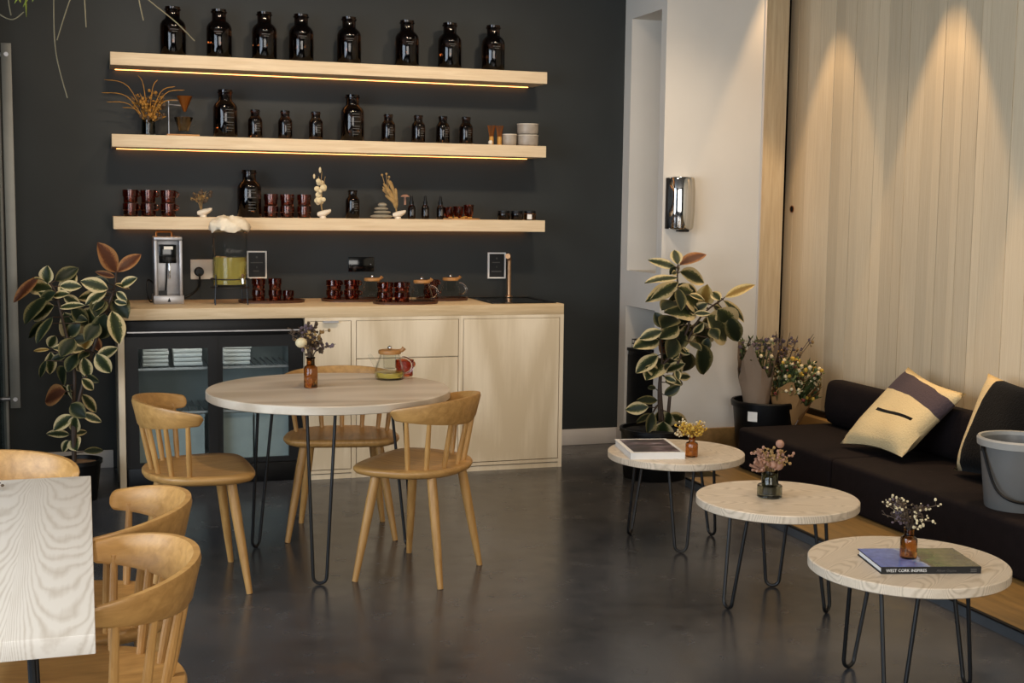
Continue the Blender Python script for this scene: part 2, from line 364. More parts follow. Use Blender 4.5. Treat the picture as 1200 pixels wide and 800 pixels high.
PLANT_R = [[3.052,6.384,1.154,3.058,6.438,1.225,0.62,'v'],[3.063,6.417,1.131,2.952,6.516,1.173,0.25,'v'],[3.075,6.406,1.148,3.265,6.501,1.21,0.26,'r'],[3.0,6.27,1.088,2.826,6.262,1.073,0.25,'v'],[3.095,6.445,1.11,3.253,6.478,1.058,0.45,'v'],[3.075,6.437,1.045,2.878,6.35,0.972,0.3,'v'],[3.044,6.354,1.059,2.879,6.297,0.983,0.3,'v'],[3.051,6.368,1.05,3.159,6.385,1.007,0.3,'g'],[3.003,6.267,1.032,2.993,6.203,0.934,0.4,'g'],[3.002,6.318,1.005,3.008,6.411,0.893,0.4,'g'],[3.198,6.411,0.915,3.054,6.335,1.023,0.5,'v'],[3.232,6.417,0.927,3.206,6.336,1.031,0.55,'y'],[3.17,6.383,0.893,2.969,6.299,0.91,0.4,'v'],[3.252,6.264,0.966,3.248,6.348,1.004,0.4,'v'],[3.299,6.304,0.979,3.426,6.24,1.047,0.3,'y'],[3.368,6.453,0.951,3.547,6.536,0.833,0.2,'v'],[3.264,6.32,0.913,3.41,6.423,0.787,0.5,'v'],[3.363,6.368,0.867,3.44,6.407,0.734,0.42,'g'],[3.194,6.303,0.878,3.371,6.402,0.748,0.6,'v'],[3.188,6.397,0.847,3.286,6.501,0.702,0.6,'v'],[3.162,6.436,0.823,3.098,6.391,0.718,0.5,'v'],[3.041,6.333,0.826,2.91,6.259,0.779,0.45,'v'],[3.002,6.292,0.875,2.888,6.195,0.841,0.5,'g'],[2.948,6.322,0.816,2.912,6.345,0.891,0.55,'g'],[2.913,6.265,0.805,2.815,6.305,0.768,0.4,'v'],[2.926,6.329,0.747,2.777,6.286,0.726,0.45,'v'],[2.995,6.421,0.753,3.018,6.417,0.651,0.6,'r'],[2.918,6.325,0.667,2.804,6.32,0.59,0.45,'v'],[2.979,6.399,0.641,2.853,6.3,0.559,0.5,'v'],[3.034,6.451,0.647,3.057,6.344,0.57,0.55,'v'],[3.135,6.408,0.677,3.158,6.485,0.56,0.5,'g'],[3.145,6.267,0.733,3.205,6.332,0.568,0.4,'g'],[3.222,6.334,0.757,3.215,6.352,0.687,0.5,'g'],[3.082,6.266,0.743,3.089,6.164,0.716,0.35,'g'],[2.954,6.299,0.524,3.104,6.401,0.512,0.3,'g'],[2.862,6.302,0.394,2.765,6.359,0.375,0.4,'v'],[2.954,6.442,0.322,2.9,6.542,0.275,0.35,'g'],[2.902,6.33,0.358,2.863,6.298,0.264,0.45,'g'],[2.962,6.365,0.367,2.965,6.426,0.288,0.5,'v'],[2.944,6.285,0.315,2.965,6.34,0.216,0.75,'v'],[3.032,6.417,0.323,3.19,6.498,0.267,0.3,'v'],[2.971,6.271,0.365,3.003,6.371,0.279,0.4,'v'],[2.904,6.282,0.431,2.784,6.246,0.443,0.3,'g'],[3.062,6.381,0.886,3.159,6.475,0.96,0.5,'g'],[3.108,6.329,0.89,3.085,6.424,0.8,0.5,'g'],[3.095,6.369,0.789,3.006,6.327,0.697,0.5,'g'],[3.021,6.325,0.762,2.954,6.253,0.675,0.5,'g'],[3.211,6.279,0.812,3.207,6.2,0.771,0.5,'g'],[3.003,6.396,0.706,2.981,6.508,0.745,0.45,'g'],[3.001,6.295,0.958,2.885,6.194,0.936,0.4,'g'],[3.245,6.453,0.795,3.302,6.461,0.86,0.45,'g']]
PLANT_L = [[0.144,6.565,1.113,0.075,6.518,1.242,0.4,'r'],[0.152,6.595,1.112,0.254,6.654,1.192,0.35,'r'],[0.14,6.573,1.09,0.059,6.559,1.114,0.28,'r'],[0.138,6.511,1.056,0.206,6.586,1.035,0.3,'v'],[0.106,6.507,1.035,-0.006,6.506,1.072,0.4,'v'],[0.137,6.633,0.996,0.188,6.566,0.902,0.5,'g'],[0.1,6.616,0.997,-0.022,6.698,0.985,0.35,'v'],[0.034,6.6,0.942,0.021,6.653,0.841,0.7,'v'],[0.121,6.519,0.929,0.153,6.507,0.786,0.45,'v'],[0.09,6.525,0.914,0.067,6.588,0.796,0.5,'g'],[-0.17,6.548,1.061,-0.169,6.539,1.138,0.75,'v'],[-0.152,6.658,1.027,-0.254,6.722,1.036,0.5,'v'],[-0.211,6.654,1.087,-0.318,6.646,0.981,0.3,'r'],[-0.113,6.578,0.995,-0.048,6.62,1.096,0.4,'v'],[-0.148,6.577,0.999,-0.08,6.539,1.013,0.45,'v'],[-0.176,6.565,0.996,-0.266,6.501,0.892,0.4,'g'],[-0.142,6.561,0.954,-0.237,6.65,0.89,0.4,'v'],[-0.098,6.652,0.914,-0.044,6.675,0.773,0.5,'v'],[-0.122,6.58,0.942,-0.015,6.55,0.958,0.25,'v'],[-0.149,6.516,0.903,-0.219,6.474,0.798,0.35,'g'],[-0.18,6.624,0.865,-0.262,6.691,0.8,0.4,'g'],[-0.065,6.558,0.943,0.007,6.61,0.86,0.45,'g'],[-0.139,6.623,0.804,-0.17,6.658,0.748,0.5,'v'],[-0.162,6.606,0.728,-0.17,6.653,0.62,0.38,'v'],[-0.183,6.559,0.692,-0.214,6.596,0.613,0.3,'g'],[-0.006,6.546,0.742,-0.139,6.543,0.755,0.38,'v'],[-0.169,6.622,0.737,-0.238,6.657,0.73,0.15,'y'],[-0.013,6.548,0.734,0.017,6.629,0.808,0.4,'y'],[0.029,6.603,0.803,0.062,6.618,0.731,0.45,'r'],[0.046,6.504,0.725,0.102,6.512,0.637,0.55,'v'],[-0.013,6.541,0.705,0.006,6.572,0.61,0.4,'v'],[-0.035,6.574,0.671,-0.008,6.632,0.615,0.5,'v'],[-0.1,6.603,0.654,-0.117,6.657,0.569,0.8,'g'],[-0.023,6.556,0.598,0.026,6.582,0.544,0.4,'v'],[-0.1,6.617,0.531,-0.191,6.677,0.483,0.75,'r'],[-0.08,6.557,0.569,-0.068,6.619,0.481,0.6,'v'],[-0.025,6.638,0.511,0.036,6.672,0.423,0.35,'v'],[-0.12,6.654,0.56,-0.096,6.737,0.496,0.6,'v'],[-0.067,6.583,0.414,-0.152,6.588,0.355,0.6,'v'],[-0.055,6.528,0.422,-0.064,6.589,0.336,0.4,'v'],[-0.086,6.648,0.312,-0.183,6.644,0.323,0.35,'v'],[-0.072,6.61,0.318,-0.01,6.65,0.324,0.35,'v'],[-0.065,6.616,0.304,-0.057,6.556,0.255,1.0,'v'],[-0.091,6.624,0.288,-0.118,6.638,0.235,0.5,'v'],[-0.026,6.606,0.421,0.055,6.591,0.383,0.35,'v'],[-0.023,6.599,0.233,0.064,6.649,0.227,0.3,'g'],[-0.096,6.601,0.82,-0.027,6.641,0.754,0.5,'g'],[-0.054,6.506,0.799,-0.11,6.444,0.733,0.5,'g'],[-0.024,6.571,0.867,-0.082,6.598,0.805,0.5,'g'],[-0.133,6.536,1.02,-0.204,6.57,0.974,0.5,'g'],[0.078,6.6,0.984,0.047,6.517,0.915,0.5,'g'],[-0.042,6.576,0.717,-0.085,6.526,0.648,0.5,'g'],[-0.074,6.51,0.485,-0.019,6.444,0.434,0.5,'g'],[0.061,6.552,0.867,0.003,6.494,0.799,0.5,'g']]
STEM_R = [[[2.981,6.36,0.235],[2.954,6.36,0.565],[3.031,6.36,0.677],[3.116,6.36,0.822],[3.085,6.36,0.969],[3.044,6.36,1.05],[3.041,6.36,1.15]],[[3.002,6.36,0.235],[3.019,6.36,0.481],[3.076,6.36,0.668],[3.187,6.36,0.87],[3.319,6.36,0.967]],[[2.963,6.36,0.253],[2.948,6.36,0.467],[2.961,6.36,0.646],[2.949,6.36,0.76]],[[2.99,6.36,0.235],[2.95,6.36,0.385],[2.916,6.36,0.353]]]
STEM_L = [[[-0.067,6.58,0.17],[-0.068,6.58,0.414],[-0.057,6.58,0.641],[-0.102,6.58,0.867],[-0.134,6.58,1.017],[-0.168,6.58,1.069]],[[-0.067,6.58,0.17],[-0.054,6.58,0.413],[0.015,6.58,0.684],[0.098,6.58,0.925],[0.139,6.58,1.045],[0.146,6.58,1.12]],[[-0.067,6.58,0.17],[-0.069,6.58,0.353],[-0.068,6.58,0.414]]]
VINES = [[[-0.098,6.0,2.451],[-0.102,6.0,2.308],[-0.102,6.0,2.147],[-0.09,6.0,2.039],[-0.055,6.0,1.896]],[[0.03,6.0,2.46],[-0.036,6.0,2.312],[-0.092,6.0,2.14]],[[0.02,6.0,2.459],[0.024,6.0,2.316],[0.028,6.0,2.201]],[[0.241,6.0,2.438],[0.25,6.0,2.33],[0.267,6.0,2.243]],[[0.135,6.0,2.467],[0.29,6.0,2.332],[0.401,6.0,2.247],[0.484,6.0,2.166]],[[-0.286,6.0,2.439],[-0.283,6.0,2.297],[-0.274,6.0,2.234]],[[-0.351,6.0,2.276],[-0.318,6.0,2.235],[-0.268,6.0,2.217],[-0.223,6.0,2.251]]]
VLEAF = [[[-0.231,6.0,2.322],[-0.259,6.0,2.285]],[[-0.214,6.0,2.323],[-0.213,6.0,2.23]],[[-0.187,6.0,2.332],[-0.226,6.0,2.272]],[[-0.248,6.0,2.335],[-0.235,6.0,2.29]],[[-0.166,6.0,2.354],[-0.188,6.0,2.296]]]
SEAMS = [7.208, 7.074, 6.953, 6.826, 6.666, 6.566, 6.451, 6.373, 6.23, 6.132, 6.021, 5.944, 5.801, 5.707, 5.643, 5.539, 5.485, 5.366, 5.302, 5.19, 5.117, 5.039, 4.97]
# ------------------------------------------------------------------ the setting
WB, WR, ALC = 7.356, 4.15, 7.48           # back wall, timber wall, white alcove wall
struct(MB().box(-2.9, 3.17, -2.3, 7.5, -.1, 0).build('floor', 'floor'), 'polished dark grey concrete floor')
pf = MB().prism([(3.0, -2.3), (4.3, -2.3), (4.3, 7.6), (3.2, 7.6), (3.2, 6.1), (3.0, 6.1)], -.1, .04)
fp = struct(pf.build('floor_platform', 'floorwood'), 'golden oak floor, one low step up, under the sofa')
obj('step_face', MB().box(2.992, 3.0, -2.3, 6.1, 0, .036).mesh('step_face'), 'slate_strip', fp)
obj('edge_trim', MB().box(2.99, 3.006, -2.3, 6.1, .036, .044).mesh('edge_trim', .002), 'black', fp)
struct(MB().box(-2.9, 3.13, WB, 7.5, 0, 3.2).build('wall_back', 'wall_dark'), 'dark charcoal plaster wall behind the shelves')
struct(MB().box(3.13, 4.3, ALC, 7.6, 0, 3.2).build('wall_alcove', 'white'), 'end wall behind the white pillar')
struct(MB().box(-2.9, 4.4, -2.3, 7.6, 3.2, 3.3).build('ceiling', 'ceil'))
# left wall and the wall behind the camera: piers, sill and head around their big shop windows
wl = MB().box(-2.95, -2.8, -2.3, 7.5, 0, .5).box(-2.95, -2.8, -2.3, 7.5, 2.9, 3.2).box(-2.95, -2.8, -2.3, -.45, .5, 2.9).box(-2.95, -2.8, 4.25, 7.5, .5, 2.9)
struct(wl.build('wall_left', 'wall_dark'))
wf = MB().box(-2.9, 4.3, -2.35, -2.2, 0, .65).box(-2.9, 4.3, -2.35, -2.2, 2.85, 3.2).box(-2.9, -1.25, -2.35, -2.2, .65, 2.85).box(2.45, 4.3, -2.35, -2.2, .65, 2.85)
struct(wf.build('wall_front', 'wall_dark'))
# timber wall: every board its own piece
wr = struct(MB().box(WR + .022, 4.3, -2.3, ALC, .04, 3.2).build('wall_right', 'dark_gap'), 'pale timber wall of narrow vertical boards')
seams = list(SEAMS); seams[0] = 7.172
while seams[-1] > -2.2: seams.append(seams[-1] - random.choice((.07, .09, .11, .13)))
unit = MB().box(0, .022, 0, 1, .27, 3.2).mesh('plank', 0)
unit.materials.append(M['plank'])
for i, (a, b) in enumerate(zip(seams, seams[1:])):
    g = .0012
    p = obj('plank', unit, None, wr, (WR + random.uniform(0, .004), b + g, 0)); p.scale = (1, a - b - 2 * g, 1)
pull = obj('finger_pull', MB().lathe([(.017, 0), (.022, 0), (.022, .003), (.017, .003)], 20, closed=True).mesh('finger_pull'), 'copper', wr, (WR + .001, 7.083, 1.461), (0, -PI / 2, 0))
obj('pull_hole_shade', MB().lathe([(0, .0015), (.017, .0015), (.017, 0), (0, 0)], 18).mesh('pull_hole_shade'), 'dark_gap', pull)  # flat disc; the dark of the hole is put into its colour
tr = struct(MB().box(4.08, WR + .022, -2.3, ALC, .04, .235).build('trim_1', 'skirt', bevel=.003), 'low oak plinth along the foot of the timber wall')
obj('shadow_gap', MB().box(WR - .02, WR + .03, -2.3, ALC, .235, .27).mesh('shadow_gap'), 'black', tr)  # solid black strip; its colour gives the shade of the gap below the boards
struct(MB().box(2.56, 3.13, WB - .016, WB, 0, .098).build('baseboard_back', 'base_white', bevel=.003), 'white skirting right of the counter')
struct(MB().box(-2.8, .13, WB - .016, WB, 0, .098).build('baseboard_left', 'base_white', bevel=.003))
# white pillar with the tall niche in its left side
st = MB().box(3.13, 3.754, 6.766, 6.836, 0, 3.2).box(3.13, 3.754, 7.256, ALC, 0, 3.2).box(3.5, 3.754, 6.836, 7.256, 0, 3.2).box(3.13, 3.5, 6.836, 7.256, 2.575, 3.2).box(3.13, 3.5, 6.836, 7.256, .866, 1.08)
wp = struct(st.build('wall_pillar', 'white'), 'white painted pillar with a tall niche in its left side')
obj('edge_board', MB().box(3.75, 4.098, 7.10, 7.14, .04, 3.2).mesh('edge_board', .002), 'plank', wp)
obj('corner_bead', MB().box(3.745, 3.756, 6.761, 6.768, .178, 3.2).mesh('corner_bead'), 'base_white', wp)
struct(MB().box(3.116, 3.13, 6.766, WB - .016, 0, .098).build('baseboard_pillar', 'base_white', bevel=.003))
struct(MB().box(3.13, 3.754, 6.742, 6.766, .04, .178).build('trim_2', 'skirt', bevel=.003), 'low oak skirting at the foot of the white pillar')
struct(MB().box(-2.78, -2.76, -.45, 4.25, .5, .54).box(-2.78, -2.76, -.45, 4.25, 2.86, 2.9).box(-2.78, -2.76, -.45, -.41, .5, 2.9).box(-2.78, -2.76, 4.21, 4.25, .5, 2.9).box(-2.78, -2.76, 1.88, 1.92, .5, 2.9).build('window_1', 'blackmetal'))
struct(MB().box(-1.25, 2.45, -2.18, -2.16, .65, .69).box(-1.25, 2.45, -2.18, -2.16, 2.81, 2.85).box(-1.25, -1.21, -2.18, -2.16, .65, 2.85).box(2.41, 2.45, -2.18, -2.16, .65, 2.85).box(.58, .62, -2.18, -2.16, .65, 2.85).build('window_2', 'blackmetal'))

# ------------------------------------------------------------------ counter
XL, XRT, YC = .19, 2.531, 6.736
wt = tag(MB().box(.150, XRT, YC, WB, .862, .92).build('worktop', 'worktop', bevel=.002), 'long pale timber worktop of the drinks counter below the shelves', 'worktop')
tag(MB().box(.150, .182, YC + .004, WB, 0, .862).build('end_panel', 'cab', bevel=.002), 'narrow pale timber end panel left of the glass-door fridge', 'panel')
def unit_cabinet(name, label, x0, x1, fronts, handle=None, last=False):
    t = thing(name, label, 'cabinet', ((x0 + x1) / 2, YC, 0)); c = (x0 + x1) / 2; e = .012
    r = .022 if last else e
    b = MB().box(x0 - c, x0 - c + e, 0, .6, .0, .862).box(x1 - c - r, x1 - c, 0, .6, 0, .862).box(x0 - c + e, x1 - c - r, 0, .6, .845, .862).box(x0 - c + e, x1 - c - r, .02, .6, .05, .845)
    b.build('body', 'cab', t)
    MB().box(x0 - c + e, x1 - c - r, .004, .03, 0, .026).build('plinth', 'cab', t)
    MB().box(x0 - c + e, x1 - c - r, 0, .03, .031, .048).build('bottom_rail', 'cab', t)
    for nm, z0, z1 in fronts:
        g = .0035
        d = MB().box(x0 - c + e + g, x1 - c - r - g, -.001, .019, z0, z1).build(nm, 'cab', t, bevel=.0012, seg=1)
    if handle:
        h = MB().box(handle[0] - c, handle[1] - c, -.016, .004, .843, .846).box(handle[0] - c, handle[1] - c, -.018, -.015, .836, .846).build('handle', 'steel', d); h['label'] = 'thin steel edge pull'
    return t
unit_cabinet('base_cabinet', 'narrow pale timber cabinet with steel edge pull beside the fridge', 1.088, 1.346, [('door', .052, .842)], (1.18, 1.262))
unit_cabinet('drawer_cabinet', 'pale timber cabinet with three drawers, between the two door cabinets', 1.346, 1.936, [('drawer', .052, .425), ('drawer', .431, .637), ('drawer', .643, .842)])
unit_cabinet('sink_cabinet', 'wide pale timber cabinet with one tall plain door under the sink', 1.936, XRT, [('door', .052, .842)], None, True)

# double-door fridge
fx0, fx1, fy = .186, 1.082, YC + .03
fr = thing('bar_fridge', 'black under-counter fridge with two sliding glass doors', 'fridge', (0, 0, 0))
MB().box(fx0, fx1, 7.27, 7.31, .0, .855).box(fx0, fx0 + .03, fy + .03, 7.27, 0, .855).box(fx1 - .03, fx1, fy + .03, 7.27, 0, .855).box(fx0 + .03, fx1 - .03, fy + .03, 7.27, .79, .855).box(fx0 + .03, fx1 - .03, fy + .03, 7.27, 0, .10).build('body', 'black', fr)
ln = MB().box(fx0 + .03, fx1 - .03, 7.255, 7.27, .10, .79).box(fx0 + .03, fx0 + .036, fy + .06, 7.255, .1, .79).box(fx1 - .036, fx1 - .03, fy + .06, 7.255, .1, .79).box(fx0 + .03, fx1 - .03, fy + .06, 7.255, .1, .106)
ln.build('liner', 'fridge_in', fr)
MB().box(fx0, fx1, fy, fy + .03, .775, .855).build('header', 'black', fr, bevel=.003)
MB().box(fx0 + .01, fx1 - .01, fy - .012, fy + .002, .796, .802).build('header_reflection', 'steel', fr)  # reflection line along the header rail, built as a thin bright strip
MB().box(fx0, fx1, fy, fy + .03, .0, .10).build('kick_plate', 'black', fr, bevel=.003)
for (x0, x1, px0, px1, yy) in ((fx0, .64, .249, .593, fy + .004), (.625, fx1, .67, 1.01, fy + .024)):
    d = MB().box(x0, px0, yy, yy + .018, .10, .775).box(px1, x1, yy, yy + .018, .10, .775).box(px0, px1, yy, yy + .018, .10, .125).box(px0, px1, yy, yy + .018, .712, .775).build('door', 'black', fr)
    MB().box(px0 - .004, px1 + .004, yy + .008, yy + .012, .121, .716).build('glass_pane', 'pane', d)
for z in (.37, .60):
    m = MB().box(fx0 + .04, fx1 - .04, fy + .075, fy + .085, z - .006, z + .006)
    for k in range(24): m.box(fx0 + .05 + k * .034, fx0 + .054 + k * .034, fy + .08, 7.24, z - .003, z + .003)
    m.build('wire_shelf', 'steel', fr)
MB().box(fx0 + .06, fx1 - .06, fy + .07, fy + .085, .775, .785).build('fill_strip', 'fridge_fill', fr)  # unseen glowing strip, added to brighten the fridge interior
for i, (x0, x1, z, h, l) in enumerate(((.27, .41, .607, .10, 'left stack of white folded napkins on the fridge top shelf'), (.425, .58, .607, .115, 'taller stack of white folded napkins beside the fridge centre post'), (.68, .83, .607, .105, 'white stack of napkins behind the right fridge door'))):
    t = thing('napkin_stack', l, 'napkins', ((x0 + x1) / 2, 6.98, z), 0, 'napkin stacks in the fridge')
    n = 5
    for k in range(n): MB().box(-(x1 - x0) / 2 + random.uniform(0, .008), (x1 - x0) / 2 - random.uniform(0, .008), -.09, .09, k * h / n + .001, (k + 1) * h / n - .002).build('napkin_bundle', 'paper', t, bevel=.004)
for i, (x0, x1, l) in enumerate(((.25, .58, 'pale blue translucent crate behind the left fridge door'), (.66, .83, 'pale blue crate standing left in the right half of the fridge'), (.84, 1.02, 'pale blue crate standing at the right end of the fridge'))):
    t = thing('storage_crate', l, 'crate', ((x0 + x1) / 2, 6.86, .106), 0, 'crates at the bottom of the fridge'); w2 = (x1 - x0) / 2
    MB().box(-w2, w2, 0, .008, 0, .245).box(-w2, w2, .3, .308, 0, .245).box(-w2, -w2 + .008, .008, .3, 0, .245).box(w2 - .008, w2, .008, .3, 0, .245).box(-w2, w2, .008, .3, 0, .008).build('tub', 'crate', t)
    MB().box(-w2 - .003, w2 + .003, -.004, .01, .235, .25).build('rim', 'crate', t)
t = thing('lidded_tub', 'small white labelled tub on the lower fridge shelf', 'tub', (.79, 6.95, .377)); MB().lathe([(0, 0), (.038, 0), (.042, .07), (0, .07)], 20).build('tub_body', 'plastic_w', t); MB().lathe([(0, .07), (.045, .07), (.045, .082), (0, .082)], 20).build('lid', 'steel', t)
t = thing('plastic_basket', 'white slotted basket on the lower fridge shelf', 'basket', (.715, 6.95, .377))
m = MB().box(-.05, .05, -.05, -.046, 0, .012).box(-.05, .05, -.05, -.046, .07, .085).box(-.05, .05, .046, .05, 0, .085).box(-.05, -.046, -.05, .05, 0, .085).box(.046, .05, -.05, .05, 0, .085)
for k in range(7): m.box(-.05 + k * .0155, -.043 + k * .0155, -.05, -.046, .012, .07)
m.build('basket_body', 'plastic_w', t)

# sink and tap
sk = thing('sink', 'black inset sink at the right end of the worktop', 'sink', (2.315, 7.03, .92))
MB().box(-.19, .19, -.24, -.2, 0, .006).box(-.19, .19, .18, .24, 0, .006).box(-.19, -.16, -.2, .18, 0, .006).box(.16, .19, -.2, .18, 0, .006).build('rim', 'blackgloss', sk, bevel=.002)
MB().box(-.16, .16, -.2, .18, .0005, .002).build('basin', 'blackgloss', sk)
tp = thing('tap', 'slender brushed tap with horizontal bent spout behind the sink', 'tap', (2.372, 7.24, .926))
MB().lathe([(0, 0), (.022, 0), (.022, .006), (.014, .01), (.0125, .012), (.0125, .02), (0, .02)], 20).build('tap_base', 'brass', tp)
d = Vector((-.36, -.93, 0)); pts = [Vector((0, 0, .01)), Vector((0, 0, .21))] + [Vector((0, 0, .21)) + d * (.035 * (1 - math.cos(a))) + Vector((0, 0, .035 * math.sin(a))) for a in [PI / 12 * k for k in range(1, 7)]]
pts.append(pts[-1] + d * .12); MB().tube(pts, .0125, 14).build('spout', 'brass', tp)
e = pts[-1]; MB().tube([e - d * .002, e + d * .012], .015, 14).build('nozzle', 'brass', tp)

# ------------------------------------------------------------------ shelves
SZ = (2.2227, 1.8036, 1.3766)
for z, l in zip(SZ, ('top floating pale timber shelf with eight dark bottles', 'middle floating pale timber shelf lit by a warm strip', 'lowest floating pale timber shelf just above the counter')):
    t = thing('floating_shelf', l, 'shelf', (1.346, WB, z), 0, 'floating shelves over the counter')
    MB().box(-1.198, 1.198, -.25, 0, -.066, 0).build('board', 'shelf', t, bevel=.0015, seg=1)
    MB().box(-1.17, 1.16, -.022, -.008, -.069, -.066).build('led_strip', 'led', t)

# ------------------------------------------------------------------ bottles on the shelves
def bottle_proto(name, R, h, neck, rows, mat='bottle', flare=1.16):
    t = thing(name, 'x', 'bottle')
    MB().lathe([(0, 0), (R * .94, 0), (R, .006), (R, h * .60), (R * .97, h * .655), (R * .84, h * .715), (R * neck * 1.08, h * .765), (R * neck, h * .79), (R * neck, h * .92), (R * neck * flare, h * .94), (R * neck * flare, h * .955), (R * neck * 1.02, h * .958), (R * neck * 1.06, h), (0, h)], 28).build('glass_body', mat, t)
    m = MB()
    for (zf, a0, a1) in rows:
        n = 5; vs = []
        for k in range(n + 1):
            a = -PI / 2 + a0 + (a1 - a0) * k / n
            for zz in (zf * h - .0016, zf * h + .0016): vs.append(((R + .0006) * math.cos(a), (R + .0006) * math.sin(a), zz))
        m.add(vs, [(2 * k, 2 * k + 2, 2 * k + 3, 2 * k + 1) for k in range(n)])
    m.build('label_print', 'print', t)
    return t
big = bottle_proto('apothecary_bottle', .067, .262, .56, [(.60, -.1, .25), (.53, -.2, .45), (.49, -.05, .35)])
Yb = 7.235
for i, x in enumerate((.472, .713, .954, 1.154, 1.419, 1.749, 1.998, 2.257)):
    o = big if i == 0 else dup(big)
    o.location = (x, Yb, SZ[0]); o.rotation_euler.z = -.15 + random.uniform(-.15, .15); o['label'] = f'{ORD[i]} dark brown glass bottle from the left on the top shelf'; o['group'] = 'large dark bottles on the top shelf'
big2 = bottle_proto('apothecary_bottle', .065, .258, .56, [(.58, -.15, .5), (.52, -.15, .55), (.42, -.4, .6), (.32, -.1, .55), (.27, -.1, .5), (.2, -.1, .55), (.15, -.1, .4)])
for i, (x, z, l) in enumerate(((.741, SZ[1], 'tall dark brown bottle right of the pour-over stand, middle shelf'), (1.438, SZ[1], 'tall dark brown bottle with rows of white print, middle of the middle shelf'), (.866, SZ[2], 'tall dark brown bottle with white print on the lowest shelf'))):
    o = big2 if i == 0 else dup(big2)
    o.location = (x, Yb, z); o.rotation_euler.z = random.uniform(-.1, .1); o['label'] = l; o['group'] = 'large dark bottles on the lower shelves'
sm = bottle_proto('small_apothecary_bottle', .039, .158, .62, [(.52, .05, .6), (.44, .05, .7), (.36, .05, .5), (.28, .05, .65)])
for i, x in enumerate((.901, 1.064, 1.233, 1.643, 1.817, 1.961, 2.099)):
    o = sm if i == 0 else dup(sm)
    o.location = (x, Yb, SZ[1]); o.rotation_euler.z = random.uniform(-.1, .1); o['label'] = f'{ORD[i]} small dark brown bottle from the left on the middle shelf'; o['group'] = 'small dark bottles on the middle shelf'
dup(sm, (1.439, Yb, SZ[2]), 0, 'small dark brown bottle between seed pods and stacked stones, lowest shelf', 'small dark bottles on the lowest shelf')
def dropper():
    t = thing('dropper_bottle', 'x', 'bottle')
    MB().lathe([(0, 0), (.021, 0), (.022, .004), (.022, .062), (.018, .074), (.011, .08), (.011, .086), (0, .086)], 18).build('glass_body', 'bottle', t)
    MB().lathe([(0, .084), (.013, .084), (.013, .1), (.008, .102), (.007, .125), (.004, .132), (0, .132)], 14).build('dropper_cap', 'black', t)
    MB().add([(-.004 + .001, -.0223, .02), (.006, -.0223, .02), (.006, -.0223, .055), (-.003, -.0223, .055)], [(0, 1, 2, 3)]).build('label_print', 'print', t)
    return t
dr = dropper()
for i, x in enumerate((1.775, 1.855, 1.945)):
    o = dr if i == 0 else dup(dr); o.location = (x, 7.215, SZ[2]); o['label'] = f'{ORD[i]} black dropper bottle from the left on the lowest shelf'; o['group'] = 'dropper bottles'

# ------------------------------------------------------------------ amber cups
def cup_proto(name, r, h, handle=True):
    t = thing(name, 'x', 'cup')
    MB().lathe([(0, 0), (r * .86, 0), (r * .9, .004), (r * .9, h * .45), (r, h * .52), (r, h), (r - .004, h), (r - .004, h * .52), (r * .9 - .004, h * .45), (r * .9 - .004, .008), (0, .008)], 22).build('glass_wall', 'cup', t)
    if handle:
        pts = [(r - .002 + .016 * math.sin(a), 0, h * .68 + h * .2 * math.cos(a)) for a in [PI * k / 8 for k in range(9)]]
        MB().tube(pts, .0035, 8).build('handle', 'cup', t)
    return t
GC = 'russet glass cups'
cupA = cup_proto('glass_cup', .041, .070); cupB = cup_proto('glass_cup', .039, .064, False); cupC = cup_proto('glass_cup', .036, .061, False); cupD = cup_proto('glass_cup', .044, .054)
used = set()
def put(proto, loc, rz, label, group=GC):
    o = dup(proto) if id(proto) in used else proto; used.add(id(proto))
    o.location = loc; o.rotation_euler = (0, 0, rz); o['label'] = label; o['group'] = group; return o
for i, x in enumerate((.240, .332, .435)):
    for k in (0, 1): put(cupA, (x, 7.22, SZ[2] + k * .071), -.5 + .3 * i, f'{("lower", "upper")[k]} russet glass cup, {ORD[i]} stack from the left on the lowest shelf')
for i, x in enumerate((.983, 1.072, 1.166)):
    for k in (0, 1): put(cupB, (x, 7.23, SZ[2] + k * .065), 0, f'{("lower", "upper")[k]} handleless russet glass, {ORD[i]} stack right of the tall bottle, lowest shelf')
# trays on the worktop
def tray(name, x0, x1, y0, y1, label, z=.92, mat='walnut'):
    t = thing(name, label, 'tray', ((x0 + x1) / 2, (y0 + y1) / 2, z), 0, 'wooden trays on the counter'); a, b = (x1 - x0) / 2, (y1 - y0) / 2
    MB().prism(chaikin([(-a, -b), (a, -b), (a, b), (-a, b)], 2), 0, .007).build('tray_base', mat, t)
    po = chaikin([(-a, -b), (a, -b), (a, b), (-a, b)], 2); pi_ = [(x * .965, y * .95) for x, y in po]
    MB().rings([[(x, y, .005) for x, y in po], [(x * 1.02, y * 1.02, .014) for x, y in po], [(x, y, .014) for x, y in pi_], [(x, y, .007) for x, y in pi_]], False).build('tray_rim', mat, t)
    return t
tray('serving_tray', .79, 1.14, 6.99, 7.2, 'dark wooden tray under the cups beside the water jar')
tray('serving_tray', 1.25, 1.60, 7.02, 7.25, 'dark wooden tray at the back left of the teapots')
tray('serving_tray', 1.49, 1.84, 6.79, 7.0, 'dark wooden tray nearest the front edge of the counter')
tray('serving_tray', 1.79, 2.08, 7.02, 7.24, 'dark wooden tray under the rightmost glass teapot')
zt = .927
for i, (x, y) in enumerate(((.893, 7.08), (.981, 7.08))):
    for k in (0, 1): put(cupC, (x, y, zt + k * .062), 0, f'{("lower", "upper")[k]} russet glass, {ORD[i]} tall stack beside the water jar')
put(cup_proto('glass_cup', .031, .056, False), (1.055, 7.09, zt), 0, 'single small russet glass right of the stacks beside the water jar')
